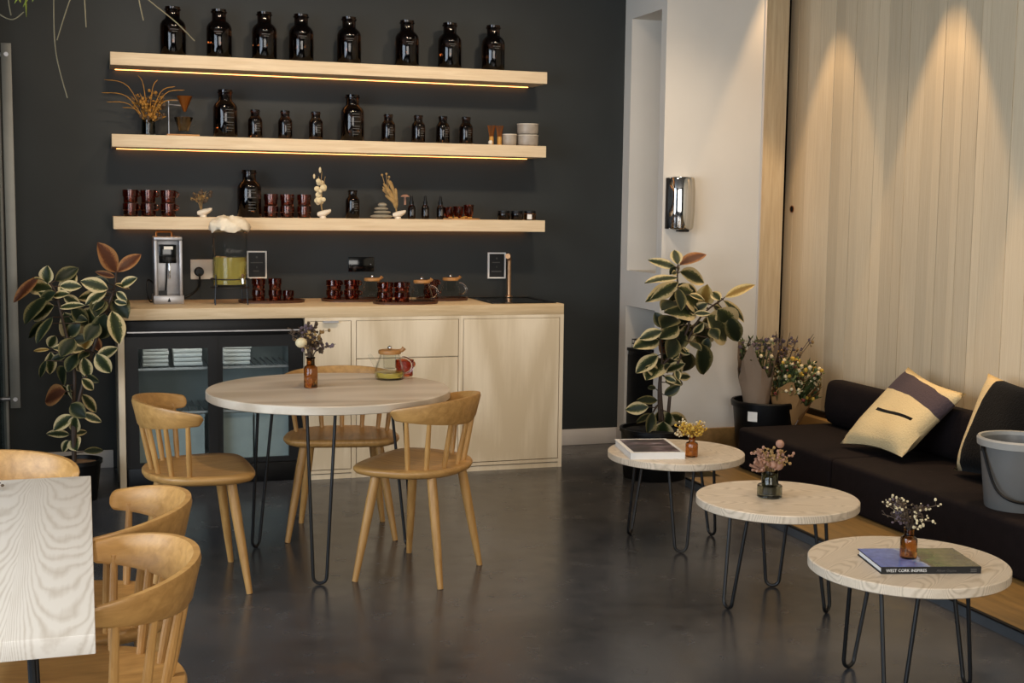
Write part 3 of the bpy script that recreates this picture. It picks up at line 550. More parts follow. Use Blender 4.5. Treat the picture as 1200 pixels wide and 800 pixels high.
for i, (x, y) in enumerate(((1.312, 7.12), (1.412, 7.12))):
    for k in (0, 1): put(cupD, (x, y, zt + k * .055), .4 - .3 * i, f'{("lower", "upper")[k]} russet glass cup, {ORD[i]} stack on the back left counter tray')
for i, (x, y) in enumerate(((1.550, 6.89), (1.643, 6.89))):
    for k in (0, 1): put(cupD, (x, y, zt + k * .055), .9, f'{("lower", "upper")[k]} russet glass cup, {ORD[i]} stack on the front counter tray')
for k in (0, 1): put(cupD, (1.868, 7.12, zt + k * .055), .2, f'{("lower", "upper")[k]} russet glass cup stacked left of the rightmost glass teapot')

# ------------------------------------------------------------------ glass teapots
def teapot_proto(liquid=False):
    t = thing('glass_teapot', 'x', 'teapot')
    MB().lathe([(0, 0), (.05, 0), (.06, .008), (.063, .025), (.056, .055), (.045, .085), (.04, .1), (.042, .104), (.039, .104), (.037, .098), (.043, .082), (.053, .054), (.06, .026), (.056, .01), (0, .004)], 26).build('glass_body', 'clear', t)
    pts = [(.05 + .042 * math.sin(a), 0, .055 + .034 * math.cos(a)) for a in [PI * k / 12 for k in range(13)]]
    h = MB().tube(pts, .0055, 10).build('handle', 'glass_handle', t)
    MB().tube([(-.05, 0, .05), (-.066, 0, .075), (-.082, 0, .1)], [.012, .009, .007], 12).build('spout', 'clear', t)
    li = MB().lathe([(0, .104), (.045, .104), (.046, .108), (.046, .116), (.044, .119), (0, .119)], 24).build('lid', 'lidwood', t)
    MB().blob((0, 0, .128), .009, 10, 8).build('knob', 'chrome', li)
    MB().tube([(.03, 0, .114), (.05, 0, .118), (.058, 0, .128)], [.008, .008, .01], 10).build('lid_tab', 'lidwood', li)
    MB().lathe([(0, .045), (.024, .045), (.026, .1), (.0, .1)], 18).build('infuser', 'clear', t)
    if liquid: MB().lathe([(0, .005), (.054, .009), (.0595, .024), (.0585, .03), (0, .03)], 24).build('tea', 'liquid', t)
    return t
M['glass_handle'] = glass('white_glass_handle', '#f4f2ee', .12, 1.3)
tpA = teapot_proto()
for i, (x, y, rz, l) in enumerate(((1.53, 7.13, -.6, 'glass teapot with wooden lid on the back left counter tray'), (1.757, 6.90, -.6, 'glass teapot with wooden lid on the front counter tray'), (1.985, 7.13, -.55, 'rightmost glass teapot with wooden lid near the sink'))):
    o = tpA if i == 0 else dup(tpA); o.location = (x, y, zt); o.rotation_euler.z = rz; o['label'] = l; o['group'] = 'glass teapots on the counter'

# ------------------------------------------------------------------ counter appliances
mc = thing('water_boiler', 'tall narrow brushed steel hot water machine on the counter', 'machine', (.420, 7.14, .92))
MB().box(-.078, .078, -.11, .1, 0, .045).build('drip_base', 'steel', mc, bevel=.004)
MB().box(-.072, .072, -.03, .1, .045, .335).build('column', 'steel', mc, bevel=.004)
MB().box(-.072, .072, -.10, .1, .335, .352).box(-.072, -.056, -.1, -.03, .045, .335).box(.056, .072, -.1, -.03, .045, .335).build('housing', 'steel', mc, bevel=.003)
dpn = MB().box(-.046, .042, -.094, -.03, .215, .312).build('control_panel', 'blackgloss', mc, bevel=.004)
MB().box(-.022, .024, -.0955, -.094, .287, .303).build('display', 'plastic_w', dpn)
MB().tube([(-.006, -.07, .22), (-.01, -.07, .12), (-.014, -.068, .07)], .005, 8).build('probe', 'black', mc)
MB().box(.002, .012, -.08, -.066, .13, .222).build('dispense_lever', 'chrome', mc, bevel=.003)
MB().box(-.048, -.008, -.085, -.05, .045, .068).build('cup_sensor', 'black', mc)
MB().add([(-.008, -.1105, .012), (.01, -.1105, .012), (.006, -.1105, .022), (.001, -.1105, .034), (-.004, -.1105, .022)], [(0, 1, 2, 3, 4)]).build('emblem', 'black', mc)
MB().tube([(-.055, 0, .35), (-.055, 0, .372), (-.05, 0, .378), (.02, 0, .378), (.025, 0, .372), (.025, 0, .35)], .006, 10).build('top_handle', 'copper', mc)
MB().tube(spline([(-.07, .06, .1), (-.1, .03, .12), (-.105, .0, .05), (-.09, .02, .006), (-.06, .1, .006)]), .004, 8).build('side_hose', 'black', mc)

so = thing('wall_socket', 'white double wall socket with black plug behind the water jar', 'socket', (.628, WB, 1.087))
MB().box(-.072, .072, -.009, 0, -.055, .055).build('face_plate', 'plastic_w', so, bevel=.003)
MB().box(.02, .03, -.012, -.009, .012, .03).box(-.05, -.04, -.012, -.009, .03, .045).build('switch', 'plastic_w', so)
pg = thing('power_plug', 'black power plug and cable in the white wall socket', 'plug', (.601, WB - .009, 1.075))
MB().lathe([(0, 0), (.026, 0), (.026, .025), (.02, .034), (0, .034)], 18).build('plug_body', 'black', pg, rot=(PI / 2, 0, 0))
MB().tube(spline([(0, -.03, -.01), (.0, -.045, -.04), (-.01, -.05, -.09), (-.06, -.05, -.13), (-.12, -.06, -.15), (-.14, -.1, -.152)]), .0055, 8).build('cable', 'black', pg)
bs = thing('blank_socket_plate', 'black wall socket plate above the russet cups', 'socket', (1.512, WB, 1.113))
MB().box(-.074, .074, -.009, 0, -.042, .042).build('face_plate', 'blackgloss', bs, bevel=.003)
for sx in (-.055, .055): MB().lathe([(0, 0), (.004, 0), (.003, .002), (0, .002)], 8).build('screw', 'steel', bs, (sx, -.0085, 0), rot=(PI / 2, 0, 0))
def sign(label, x, z, w2, h2, rows):
    t = thing('framed_sign', label, 'sign', (x, WB, z)); f = .008
    MB().box(-w2, w2, -.014, 0, h2 - f, h2).box(-w2, w2, -.014, 0, -h2, -h2 + f).box(-w2, -w2 + f, -.014, 0, -h2 + f, h2 - f).box(w2 - f, w2, -.014, 0, -h2 + f, h2 - f).build('frame', 'paper', t)
    p = MB().box(-w2 + f, w2 - f, -.008, 0, -h2 + f, h2 - f).build('panel', 'card', t)
    m = MB().lathe([(0, -.0002), (.005, 0)], 10)
    m2 = MB()
    for (a, b, zz, hh) in rows: m2.box(a, b, -.0088, -.008, zz - hh, zz + hh)
    m2.add([(.006 * math.cos(2 * PI * k / 10), -.0086, h2 * .55 + .006 * math.sin(2 * PI * k / 10)) for k in range(10)], [tuple(range(10))])
    m2.build('lettering', 'print', p)
sign('white framed black sign half hidden behind the water jar', .918, 1.112, .055, .077, [(-.035, .034, .012, .003), (-.02, .012, -.035, .003), (-.002, .002, -.014, .006)])
sign('white framed black sign beside the tap', 2.329, 1.105, .055, .077, [(-.028, .02, .018, .003), (-.032, .03, -.035, .004), (-.002, .002, -.008, .006)])

# drinks dispenser jar on a wire stand
wj = thing('drinks_dispenser', 'glass drinks jar with herbal water and tap on black wire stand', 'dispenser', (.733, 6.99, .92)); R = .093
jar = MB().lathe([(0, .095), (R - .006, .095), (R, .102), (R, .39), (R - .004, .402), (R - .006, .402), (R - .005, .39), (R - .005, .106), (0, .103)], 36).build('jar', 'clear', wj)
MB().lathe([(0, .1045), (R - .007, .107), (R - .0065, .25), (0, .251)], 36).build('herbal_water', 'liquid', wj)
m = MB()
for k in range(16):
    a = random.uniform(0, 2 * PI); rr = random.uniform(.02, .075); m.blob((rr * math.cos(a), rr * math.sin(a), .242 + random.uniform(-.02, .008)), random.uniform(.009, .018), 7, 5, (1, 1, .45))
stuff(m.build('fruit_slices', 'dry_tan', wj))
tp2 = MB().tube([(.045, -.083, .14), (.05, -.105, .14), (.052, -.125, .138)], [.012, .01, .011], 12).tube([(.052, -.122, .14), (.053, -.125, .115)], [.008, .007], 10).build('spigot', 'chrome', wj)
MB().tube([(.052, -.122, .145), (.052, -.124, .165)], [.006, .009], 10).build('spigot_lever', 'brass', tp2)
for a in (-2.5, -.65, .8, 2.35):
    ca, sa = math.cos(a), math.sin(a)
    MB().tube([(ca * .106, sa * .106, .0), (ca * .1, sa * .1, .09), (ca * .1, sa * .1, .16)], .0038, 8).build('stand_leg', 'blackmetal', wj)
for z, rr in ((.09, .1), (.135, .1)):
    MB().tube([(rr * math.cos(2 * PI * k / 36), rr * math.sin(2 * PI * k / 36), z) for k in range(37)], .0034, 8).build('stand_ring', 'blackmetal', wj)
text_obj('jar_script', 'Kilner', .034, 'print', jar, (-.035, -R - .001, .275), (PI / 2, 0, 0), .35)
cv = MB(); rngs = []
for i in range(7):
    f = i / 6; ring = []
    for k in range(40):
        a = 2 * PI * k / 40
        ruff = 1 + .10 * math.sin(9 * a + i) * (.4 + f * 0) + random.uniform(-.03, .03)
        rad = [.100, .108, .104, .088, .066, .04, .012][i] * ruff
        ring.append((rad * math.cos(a), rad * math.sin(a), [.385, .398, .42, .44, .452, .458, .455][i] + .009 * math.sin(5 * a + i * 1.7) + random.uniform(-.004, .004)))
    rngs.append(ring)
tag(cv.rings(rngs, True).build('cloth_cover', 'cloth', None, (.733, 6.99, .922), ang=60), 'crumpled cream cloth cover over the glass drinks jar', 'cloth')
# ------------------------------------------------------------------ dried flowers
def sprays(t, stems, blooms, n, h, spread, base_r=.008, lean=(0, 0), stem_mat='dry_dark', bloom_mats=('dry_tan',), head=.008, per=5, curve=.25, hmin=.55, thick=.0011, twig=True):
    """dried stems rising from the origin, each with a cluster of small heads"""
    sm_ = MB(); bl = {b: MB() for b in bloom_mats}
    for i in range(n):
        a = random.uniform(0, 2 * PI); sp = spread * math.sqrt(random.uniform(.02, 1)); hh = h * random.uniform(hmin, 1)
        p0 = Vector((base_r * math.cos(a), base_r * math.sin(a), 0)); p2 = Vector((sp * math.cos(a) + lean[0], sp * math.sin(a) + lean[1], hh - curve * sp))
        p1 = p0.lerp(p2, .5) + Vector((-.25 * sp * math.cos(a), -.25 * sp * math.sin(a), hh * .12))
        pts = spline([p0, p1, p2], 4); sm_.tube(pts, [thick * 1.5] * (len(pts) - 1) + [thick], 4)
        b = bl[random.choice(bloom_mats)]
        for k in range(per):
            f = random.uniform(.62, 1.0); q = pts[min(int(f * (len(pts) - 1)), len(pts) - 1)]
            off = Vector((random.gauss(0, 1), random.gauss(0, 1), random.gauss(.3, .8))) * head * 1.6; c = q + off
            if twig: sm_.tube([q, c], thick * .8, 3)
            b.blob(c, head * random.uniform(.6, 1.15), 6, 4, (1, 1, random.uniform(.7, 1.3)))
    stuff(sm_.build(stems, stem_mat, t))
    for k, b in enumerate(bl):
        if bl[b].v: stuff(bl[b].build(blooms, b, t))
def square_bottle(name, label, loc, w2, h, mat='amber', rz=0):
    t = thing(name, label, 'vase', loc, rz); q = chaikin([(-w2, -w2), (w2, -w2), (w2, w2), (-w2, w2)], 2)
    def sc(f, z): return [(x * f, y * f, z) for x, y in q]
    MB().rings([sc(.94, 0), sc(1, .005), sc(1, h * .62), sc(.92, h * .68), sc(.6, h * .74), sc(.58, h * .95), sc(.66, h * .96), sc(.66, h)], True).build('glass_body', mat, t)
    MB().lathe([(0, h * .95), (w2 * .55, h * .95), (w2 * .55, h * 1.001), (0, h * 1.001)], 14).build('mouth', 'dark_gap', t); return t
def round_bottle(name, label, loc, r, h, mat='amber'):
    t = thing(name, label, 'vase', loc)
    MB().lathe([(0, 0), (r * .95, 0), (r, .004), (r, h * .62), (r * .9, h * .7), (r * .55, h * .76), (r * .5, h * .8), (r * .5, h * .93), (r * .6, h * .95), (r * .6, h), (0, h)], 22).build('glass_body', mat, t)
    MB().lathe([(0, h), (r * .45, h), (r * .45, h + .0008), (0, h + .0008)], 14).build('mouth', 'dark_gap', t); return t
def bouquet(label, loc, **k):
    t = thing('dried_bouquet', label, 'dried flowers', loc); sprays(t, 'stems', 'blooms', **k); return t

# middle shelf, left: grass in a glass, pour-over stand
t = thing('glass_vase', 'small dark glass vase of dried grass, left end of middle shelf', 'vase', (.338, 7.22, SZ[1]))
MB().lathe([(0, 0), (.036, 0), (.037, .006), (.034, .085), (.031, .085), (.033, .01), (0, .01)], 20).build('glass_body', 'smoke', t)
b = bouquet('golden dried grass and flowers with long arching blades, middle shelf', (.338, 7.22, SZ[1] + .02), n=26, h=.235, spread=.10, base_r=.012, stem_mat='dry_gold', bloom_mats=('dry_gold', 'dry_dark'), head=.009, per=6, hmin=.45)
m = MB()
for dx, dz in ((-.22, .29), (-.235, .225), (-.21, .175), (-.13, .14), (.14, .26), (.19, .25), (.15, .19), (-.05, .3), (.05, .28)):
    m.tube(spline([(0, 0, .03), (dx * .45, -.02, dz * .8), (dx, -.03 * random.random(), dz - abs(dx) * .12)], 5), [.0022] * 10 + [.0008], 5)
m.build('grass_blade', 'dry_gold', b)
t = thing('pour_over_stand', 'pour-over coffee stand with copper cone above a glass dripper', 'coffee stand', (.515, 7.22, SZ[1]))
MB().box(-.085, .085, -.05, .05, 0, .012).build('wooden_base', 'lidwood', t, bevel=.003)
MB().tube([(-.07, .02, .012), (-.07, .02, .19), (-.02, .02, .192)], .0032, 8).build('upright', 'steel', t)
MB().tube([(-.07, .02, .17), (0, .0, .165), (.03, 0, .165)], .003, 8).build('holder_arm', 'steel', t)
MB().lathe([(.004, .135), (.04, .215), (.042, .215), (.006, .133)], 20, (.012, 0, 0), True).build('copper_cone', 'copper', t)
MB().lathe([(.02, .03), (.026, .045), (.046, .1), (.05, .103), (.03, .044), (.026, .03)], 22, (.005, 0, 0), True).build('glass_dripper', 'honey', t)
MB().lathe([(0, .012), (.034, .012), (.034, .03), (0, .03)], 20, (.005, 0, 0)).build('dripper_foot', 'clear', t)
MB().tube([(.05 + .02 * math.sin(a), 0, .075 + .02 * math.cos(a)) for a in [PI * k / 8 for k in range(9)]], .0035, 8).build('dripper_handle', 'clear', t)
# whisks, bowls at the right end
def whisk(label, x):
    t = thing('bamboo_whisk', label, 'whisk', (x, 7.19, SZ[1]), 0, 'bamboo whisks')
    MB().lathe([(0, 0), (.013, 0), (.013, .045), (.011, .052), (0, .052)], 16).build('handle', 'bamboo', t)
    m = MB()
    for k in range(20):
        a = 2 * PI * k / 20; m.tube([(.011 * math.cos(a), .011 * math.sin(a), .05), (.015 * math.cos(a), .015 * math.sin(a), .08), (.022 * math.cos(a), .022 * math.sin(a), .112)], .0017, 4)
    stuff(m.build('tines', 'copper', t))
whisk('bamboo whisk standing next to the small dark bottles, middle shelf', 2.238); whisk('bamboo whisk standing next to the small stoneware bowl, middle shelf', 2.287)
def bowl(name, label, loc, r, h, mat, group=None):
    t = thing(name, label, 'bowl', loc, 0, group)
    MB().lathe([(0, 0), (r * .82, 0), (r * .95, h * .12), (r, h * .4), (r, h), (r - .005, h), (r - .006, h * .3), (0, h * .15)], 26).build('bowl_body', mat, t)
    MB().lathe([(r * .985, h * .93), (r + .0015, h * .95), (r + .0015, h * 1.01), (r - .006, h * 1.01), (r - .006, h * .94)], 26, closed=True).build('rim', 'ceramic', t)
bowl('stoneware_bowl', 'single small brown-grey stoneware bowl on the middle shelf', (2.35, 7.2, SZ[1]), .043, .066, 'stone2')
bowl('stoneware_bowl', 'lower of two stacked pale stoneware bowls, right end of middle shelf', (2.462, 7.2, SZ[1]), .062, .064, 'stone2', 'stacked stoneware bowls')
bowl('stoneware_bowl', 'upper of two stacked pale stoneware bowls, right end of middle shelf', (2.462, 7.2, SZ[1] + .066), .062, .062, 'stone2', 'stacked stoneware bowls')
t = tag(MB().blob((0, 0, .014), .014, 10, 8).build('pale_pebble', 'ceramic', None, (2.222, 7.155, SZ[1])), 'tiny pale pebble in front of the bamboo whisks', 'pebble')

# lowest shelf: shell vases with dried stems
def shell(label, x, y):
    t = thing('shell_vase', label, 'vase', (x, y, SZ[2]), 0, 'white shell vases')
    rings_ = []
    for i in range(7):
        f = i / 6; rr = .03 * math.sin(.5 + 2.1 * f) * (1 - .25 * f); rings_.append([(-.03 + .075 * f + rr * .25 * math.cos(2 * PI * k / 12) , rr * math.cos(2 * PI * k / 12) * .8, .022 + .02 * f * f + rr * .7 * math.sin(2 * PI * k / 12)) for k in range(12)])
    MB().rings(rings_).build('shell_body', 'ceramic', t)
    MB().tube(spline([(.02, 0, .03), (.035, 0, .042), (.045, 0, .046)], 3), [.012, .01, .009, .008, .007, .005, .003], 8).build('shell_lip', 'ceramic', t)
    MB().lathe([(0, 0), (.02, 0), (.016, .012), (0, .012)], 14).build('foot', 'ceramic', t)
shell('white shell vase with small dried poppy heads, lowest shelf', .616, 7.2); shell('white shell vase with seed-pod stem, lowest shelf', 1.265, 7.2); shell('white shell vase with wheat spray, lowest shelf', 1.69, 7.19)
bouquet('small dried poppy heads fanning out of a white shell vase', (.605, 7.2, SZ[2] + .03), n=9, h=.125, spread=.085, base_r=.004, stem_mat='dry_tan', bloom_mats=('dry_dark', 'dry_tan'), head=.011, per=3, hmin=.6)
t = thing('dried_bouquet', 'upright dried stem of round honesty seed pods, lowest shelf', 'dried flowers', (1.262, 7.2, SZ[2] + .03)); m = MB(); mp = MB()
for s in range(3):
    top = Vector((-.02 + .02 * s, .01 * s, .2 + .03 * (s == 1))); m.tube(spline([(0, 0, 0), (top.x * .4 - .01, 0, .1), top], 5), .0015, 5)
for k in range(20):
    z = random.uniform(.055, .175); x = random.gauss(-.008, .014); y = random.gauss(0, .014); mp.blob((x, y, z), random.uniform(.012, .017), 10, 6, (1, .35, 1))
mp.blob((-.012, 0, .235), .009, 8, 5, (.8, .8, 1.9)); mp.blob((-.045, 0, .2), .008, 8, 5, (.8, .8, 1.7))
stuff(m.build('stems', 'dry_tan', t)); stuff(mp.build('seed_pods', 'dry_cream', t))
t = thing('dried_bouquet', 'spray of tan wheat ears leaning left with one mushroom, lowest shelf', 'dried flowers', (1.685, 7.2, SZ[2] + .03)); m = MB(); mp = MB()
for k in range(16):
    tx = random.uniform(-.085, -.005); tz = random.uniform(.1, .2); ty = random.uniform(-.02, .02); p = [(0, 0, -.01), (tx * .25, ty * .5, tz * .55), (tx, ty, tz)]
    pts = spline(p, 5); m.tube(pts, .0016, 5); mp.tube(pts[3:], [.004] + [.008] * (len(pts) - 5) + [.003], 6)
for x, z in ((-.085, .215), (-.06, .222), (-.045, .205)): mp.blob((x, 0, z), .007, 8, 5); m.tube([(-.05, 0, .1), (x, 0, z)], .002, 5)
stuff(m.build('stems', 'dry_tan', t)); stuff(mp.build('wheat_ears', 'dry_tan', t))
mu = MB().lathe([(0, .108), (.012, .107), (.024, .1), (.026, .095), (.01, .096), (.006, .094), (.006, .05), (0, .05)], 14, (.048, 0, 0)).build('mushroom', 'dry_pink', t)
# stacked stones
for i, (r, z, h) in enumerate(((.064, 0, .026), (.050, .026, .021), (.040, .047, .019), (.026, .066, .024))):
    tag(MB().blob((0, 0, h / 2), 1, 18, 10, (r, r * .8, h / 2 + .0008)).build('flat_stone', 'stone', None, (1.597 + (.003 if i % 2 else -.003), 7.19, SZ[2] + z)), ('bottom and widest', 'second lowest', 'third lowest', 'topmost and smallest')[i] + ' grey stone of the stacked stones, lowest shelf', 'stone', 'stacked grey stones')
# tray with russet bowls and orange slices
t = thing('serving_board', 'small pale board under russet bowls, lowest shelf', 'board', (2.055, 7.19, SZ[2])); MB().prism(chaikin([(-.1, -.055), (.115, -.055), (.115, .055), (-.1, .055)], 2), 0, .007).build('board', 'lidwood', t)
for i, (x, y, h) in enumerate(((1.995, 7.21, .064), (2.05, 7.215, .068), (2.112, 7.21, .078))):
    t = thing('russet_bowl', f'{ORD[i]} small russet glass bowl from the left on the pale board', 'bowl', (x, y, SZ[2] + .007), 0, 'russet bowls on the board')
    MB().lathe([(0, 0), (.018, 0), (.02, .004), (.027, h * .4), (.03, h), (.027, h), (.024, h * .4), (.015, .008), (0, .008)], 20).build('bowl_body', 'cup', t)
for i, x in enumerate((1.985, 2.02, 2.058, 2.075, 2.1)):
    tag(MB().lathe([(0, 0), (.012, 0), (.014, .004), (.012, .008), (0, .007)], 12).build('dried_slice', 'dry_gold', None, (x, 7.145 + .012 * (i % 2), SZ[2] + .007 + (.004 if i == 3 else 0)), rot=(0, 0, 0)), f'{ORD[i]} dried orange slice from the left on the pale board', 'fruit slice', 'dried orange slices')
for i, (x, lab) in enumerate(((2.322, 0), (2.402, 0), (2.482, 1))):
    t = thing('small_jar', ('leftmost small dark russet jar, right end of lowest shelf', 'middle small dark russet jar, right end of lowest shelf', 'small russet jar with white label, right end of lowest shelf')[i], 'jar', (x, 7.2, SZ[2]), 0, 'small jars on the lowest shelf')
    MB().lathe([(0, 0), (.034, 0), (.036, .004), (.036, .036), (.032, .04), (0, .04)], 20).build('jar_body', 'amber' if lab else 'bottle', t)
    MB().lathe([(0, .04), (.034, .04), (.034, .053), (0, .053)], 20).build('lid', 'black', t)
    if lab:
        n = 5; vs = []
        for k in range(n + 1):
            a = -PI / 2 - .75 + .75 * k / n
            for zz in (.006, .034): vs.append((.0364 * math.cos(a), .0364 * math.sin(a), zz))
        MB().add(vs, [(2 * k, 2 * k + 2, 2 * k + 3, 2 * k + 1) for k in range(n)]).build('paper_label', 'paper', t)

# ------------------------------------------------------------------ chairs
def chair_proto():
    t = thing('spindle_chair', 'x', 'chair')
    half = [(.225, 0), (.224, .09), (.217, .17), (.195, .225), (.13, .252), (.05, .250), (-.035, .236), (-.098, .202), (-.147, .148), (-.176, .078), (-.185, 0)]
    poly = chaikin(half + [(x, -y) for x, y in half[-2:0:-1]], 2)
    ring = lambda f, z: [(.01 + (x - .01) * f, y * f, z) for x, y in poly]
    MB().rings([ring(.88, .416), ring(.965, .424), ring(1, .436), ring(1, .444), ring(.975, .45), ring(.8, .449), ring(.5, .443), ring(.2, .441)]).build('seat', 'oak', t, ang=50)
    rr = []; N = 41; A = math.radians(94)
    us = [-1 + 2 * i / (N - 1) for i in range(1, N - 1)]; us = [-1, -.997, -.99, -.98, -.965] + us + [.965, .98, .99, .997, 1]
    for u in us:
        a = u * A; w = abs(u)
        top = .722 - .036 * w ** 2; h = .108 - .066 * w ** 1.5; th = .0125 - .002 * w
        endf = 1.0
        if w > .95: endf = math.sqrt(max(.04, 1 - ((w - .95) / .0505) ** 2))
        cx, cy = -.194 * math.cos(a), .246 * math.sin(a); nrm = Vector((-math.cos(a) * .246, math.sin(a) * .194, 0)).normalized()
        zc = top - h / 2; hh = h / 2 * endf; sec = []
        for (so_, sz) in ((1, -.75), (1, .75), (.55, 1), (-.55, 1), (-1, .75), (-1, -.75), (-.55, -1), (.55, -1)):
            p = Vector((cx, cy, 0)) + nrm * (so_ * th * (.5 + .5 * endf) + sz * .012); sec.append((p.x, p.y, zc + sz * hh))
        rr.append(sec)
    MB().rings(rr).build('backrest', 'oak', t, ang=40)
    for k in range(7):
        a = math.radians(-78 + 26 * k); w = abs(a) / A; zt_ = .722 - .036 * w * w - (.108 - .066 * w ** 1.5)
        p0 = Vector((-.145 * math.cos(a), .203 * math.sin(a), .44)); p1 = Vector((-.186 * math.cos(a), .236 * math.sin(a), zt_ + .02))
        MB().tube([p0, p0.lerp(p1, .3), p0.lerp(p1, .6), p1], [.009, .0108, .0098, .008], 10).build('spindle', 'oakz', t)
    for (tx, ty, bx, by) in ((.125, .16, .18, .232), (.125, -.16, .18, -.232), (-.10, .135, -.165, .186), (-.10, -.135, -.165, -.186)):
        p0 = Vector((tx, ty, .422)); p1 = Vector((bx, by, 0))
        MB().tube([p0, p0.lerp(p1, .25), p0.lerp(p1, .65), p1], [.0185, .0195, .0165, .0115], 14).build('leg', 'oakz', t)
    return t
ch = chair_proto(); used_ch = []
for (x, y, deg, l) in ((.373, 5.015, 2.5, 'oak spindle chair in front of the fridge, left of the round dining table'), (1.259, 4.90, 139.5, 'oak spindle chair nearest the camera at the round dining table'), (1.07, 5.625, 259, 'oak spindle chair behind the round dining table, by the drawers'),
                       (.030, 3.29, 172, 'oak spindle chair at the long table, farther of two on its right side'), (.008, 2.765, 179, 'oak spindle chair at the long table, nearest the camera'), (-.29, 3.84, -90, 'oak spindle chair at the far end of the long table')):
    o = dup(ch) if used_ch else ch; used_ch.append(o); o.location = (x, y, 0); o.rotation_euler = (0, 0, math.radians(deg)); o['label'] = l; o['group'] = 'oak spindle chairs'

# ------------------------------------------------------------------ hairpin tables
def hairpin(t, ang, r_foot, r_top, z_top, spread, rod):
    ca, sa = math.cos(ang), math.sin(ang); out = Vector((ca, sa, 0)); tan = Vector((-sa, ca, 0)); w = .026
    pts = [out * r_top - tan * spread / 2 + Vector((0, 0, z_top))]
    for k in range(9):
        a = PI + PI * k / 8; pts.append(out * r_foot + tan * (w * math.cos(a)) + Vector((0, 0, rod + w + w * math.sin(a))))
    pts.append(out * r_top + tan * spread / 2 + Vector((0, 0, z_top)))
    lg = MB().tube(pts, rod, 10).build('hairpin_leg', 'blackmetal', t)
    c = out * (r_top - .01); m = MB()
    q = [c - tan * (spread / 2 + .02) + out * .02, c + tan * (spread / 2 + .02) + out * .02, c + tan * .03 - out * .05, c - tan * .03 - out * .05]
    m.prism([(p.x, p.y) for p in q], z_top - .004, z_top); m.build('mounting_plate', 'blackmetal', lg)
def round_table(name, label, x, y, r, z, th, angs, rf, rt, mat, group=None, rz=0, sp=.11):
    t = thing(name, label, 'table', (x, y, 0), 0, group)
    MB().lathe([(0, z - th), (r - .004, z - th), (r, z - th + .003), (r, z - .003), (r - .003, z), (0, z)], 72).build('table_top', mat, t, rot=(0, 0, rz), ang=30)
    for a in angs: hairpin(t, math.radians(a), rf, rt, z - th, sp, .0065)
round_table('dining_table', 'round pale dining table on tall black hairpin legs', .936, 5.186, .491, .71, .034, (254, 136.5, 16), .37, .31, 'table')
GT = 'round coffee tables by the sofa'
round_table('coffee_table', 'round pale coffee table farthest from the camera, with white book', 2.44, 5.074, .297, .40, .031, (136, 253, 10), .205, .165, 'coffee', GT, .3)
round_table('coffee_table', 'round pale coffee table in the middle, with smoked glass vase', 2.411, 4.148, .297, .40, .031, (187, 62, 307), .205, .165, 'coffee', GT, 1.2)
round_table('coffee_table', 'round pale coffee table nearest the camera, with blue book', 2.357, 3.27, .297, .40, .031, (108, 228, 348), .205, .165, 'coffee', GT, 2.2)

lt = thing('long_table', 'long pale ash table cut off by the left edge', 'table', (-.38, 2.888, 0))
MB().box(-.39, .385, -.665, .665, .695, .73).build('table_top', 'bigtable', lt, bevel=.002)
for sx in (-1, 1):
    for sy in (-1, 1):
        p = [(sx * .28, sy * .50, .695), (sx * .30, sy * .53, .03), (sx * .30, sy * .56, .007), (sx * .30, sy * .59, .03), (sx * .28, sy * .60, .695)]
        MB().tube([p[0], p[1], p[2], p[3], p[4]], .0075, 10).build('hairpin_leg', 'blackmetal', lt)
t = thing('dried_sprig', 'dark dried sprig lying on the long table at the left edge', 'sprig', (-.24, 3.44, .73))
MB().tube(spline([(-.08, .04, .004), (-.02, .02, .004), (.012, 0, .012), (.03, -.02, .02)], 4), .0015, 6).build('twig', 'dry_dark', t)
for (x, y, a) in ((.012, .012, .3), (.02, -.012, -.6), (.034, -.022, 1.0)): MB().blob((x, y, .014), .009, 8, 5, (.5, 1, .4)).build('bud', 'dry_dark', t)

# ------------------------------------------------------------------ on the tables
square_bottle('bottle_vase', 'square amber bottle vase on the round dining table', (.866, 5.222, .71), .027, .125, rz=.2)
bouquet('brown and mauve dried flowers with one cream bloom, dining table', (.866, 5.222, .71 + .11), n=34, h=.17, spread=.11, base_r=.006, lean=(0, 0), bloom_mats=('dry_tan', 'dry_dark', 'dry_mauve'), head=.007, per=7, hmin=.4)
bt = tag(MB().blob((0, 0, 0), .024, 12, 8, (1, .9, .85)).build('cream_bloom', 'dry_cream', None, (.82, 5.17, .71 + .19)), 'single cream dried bloom left in the dining table bouquet', 'dried flower')
tB = teapot_proto(True); tB.location = (1.235, 5.40, .71); tB.rotation_euler.z = -.25; tB.scale = (1.06, 1.06, 1.06); tB['label'] = 'glass teapot with wooden lid and some tea on the dining table'
put(cupA, (1.325, 5.50, .71), .4, 'russet glass cup behind the teapot on the dining table')

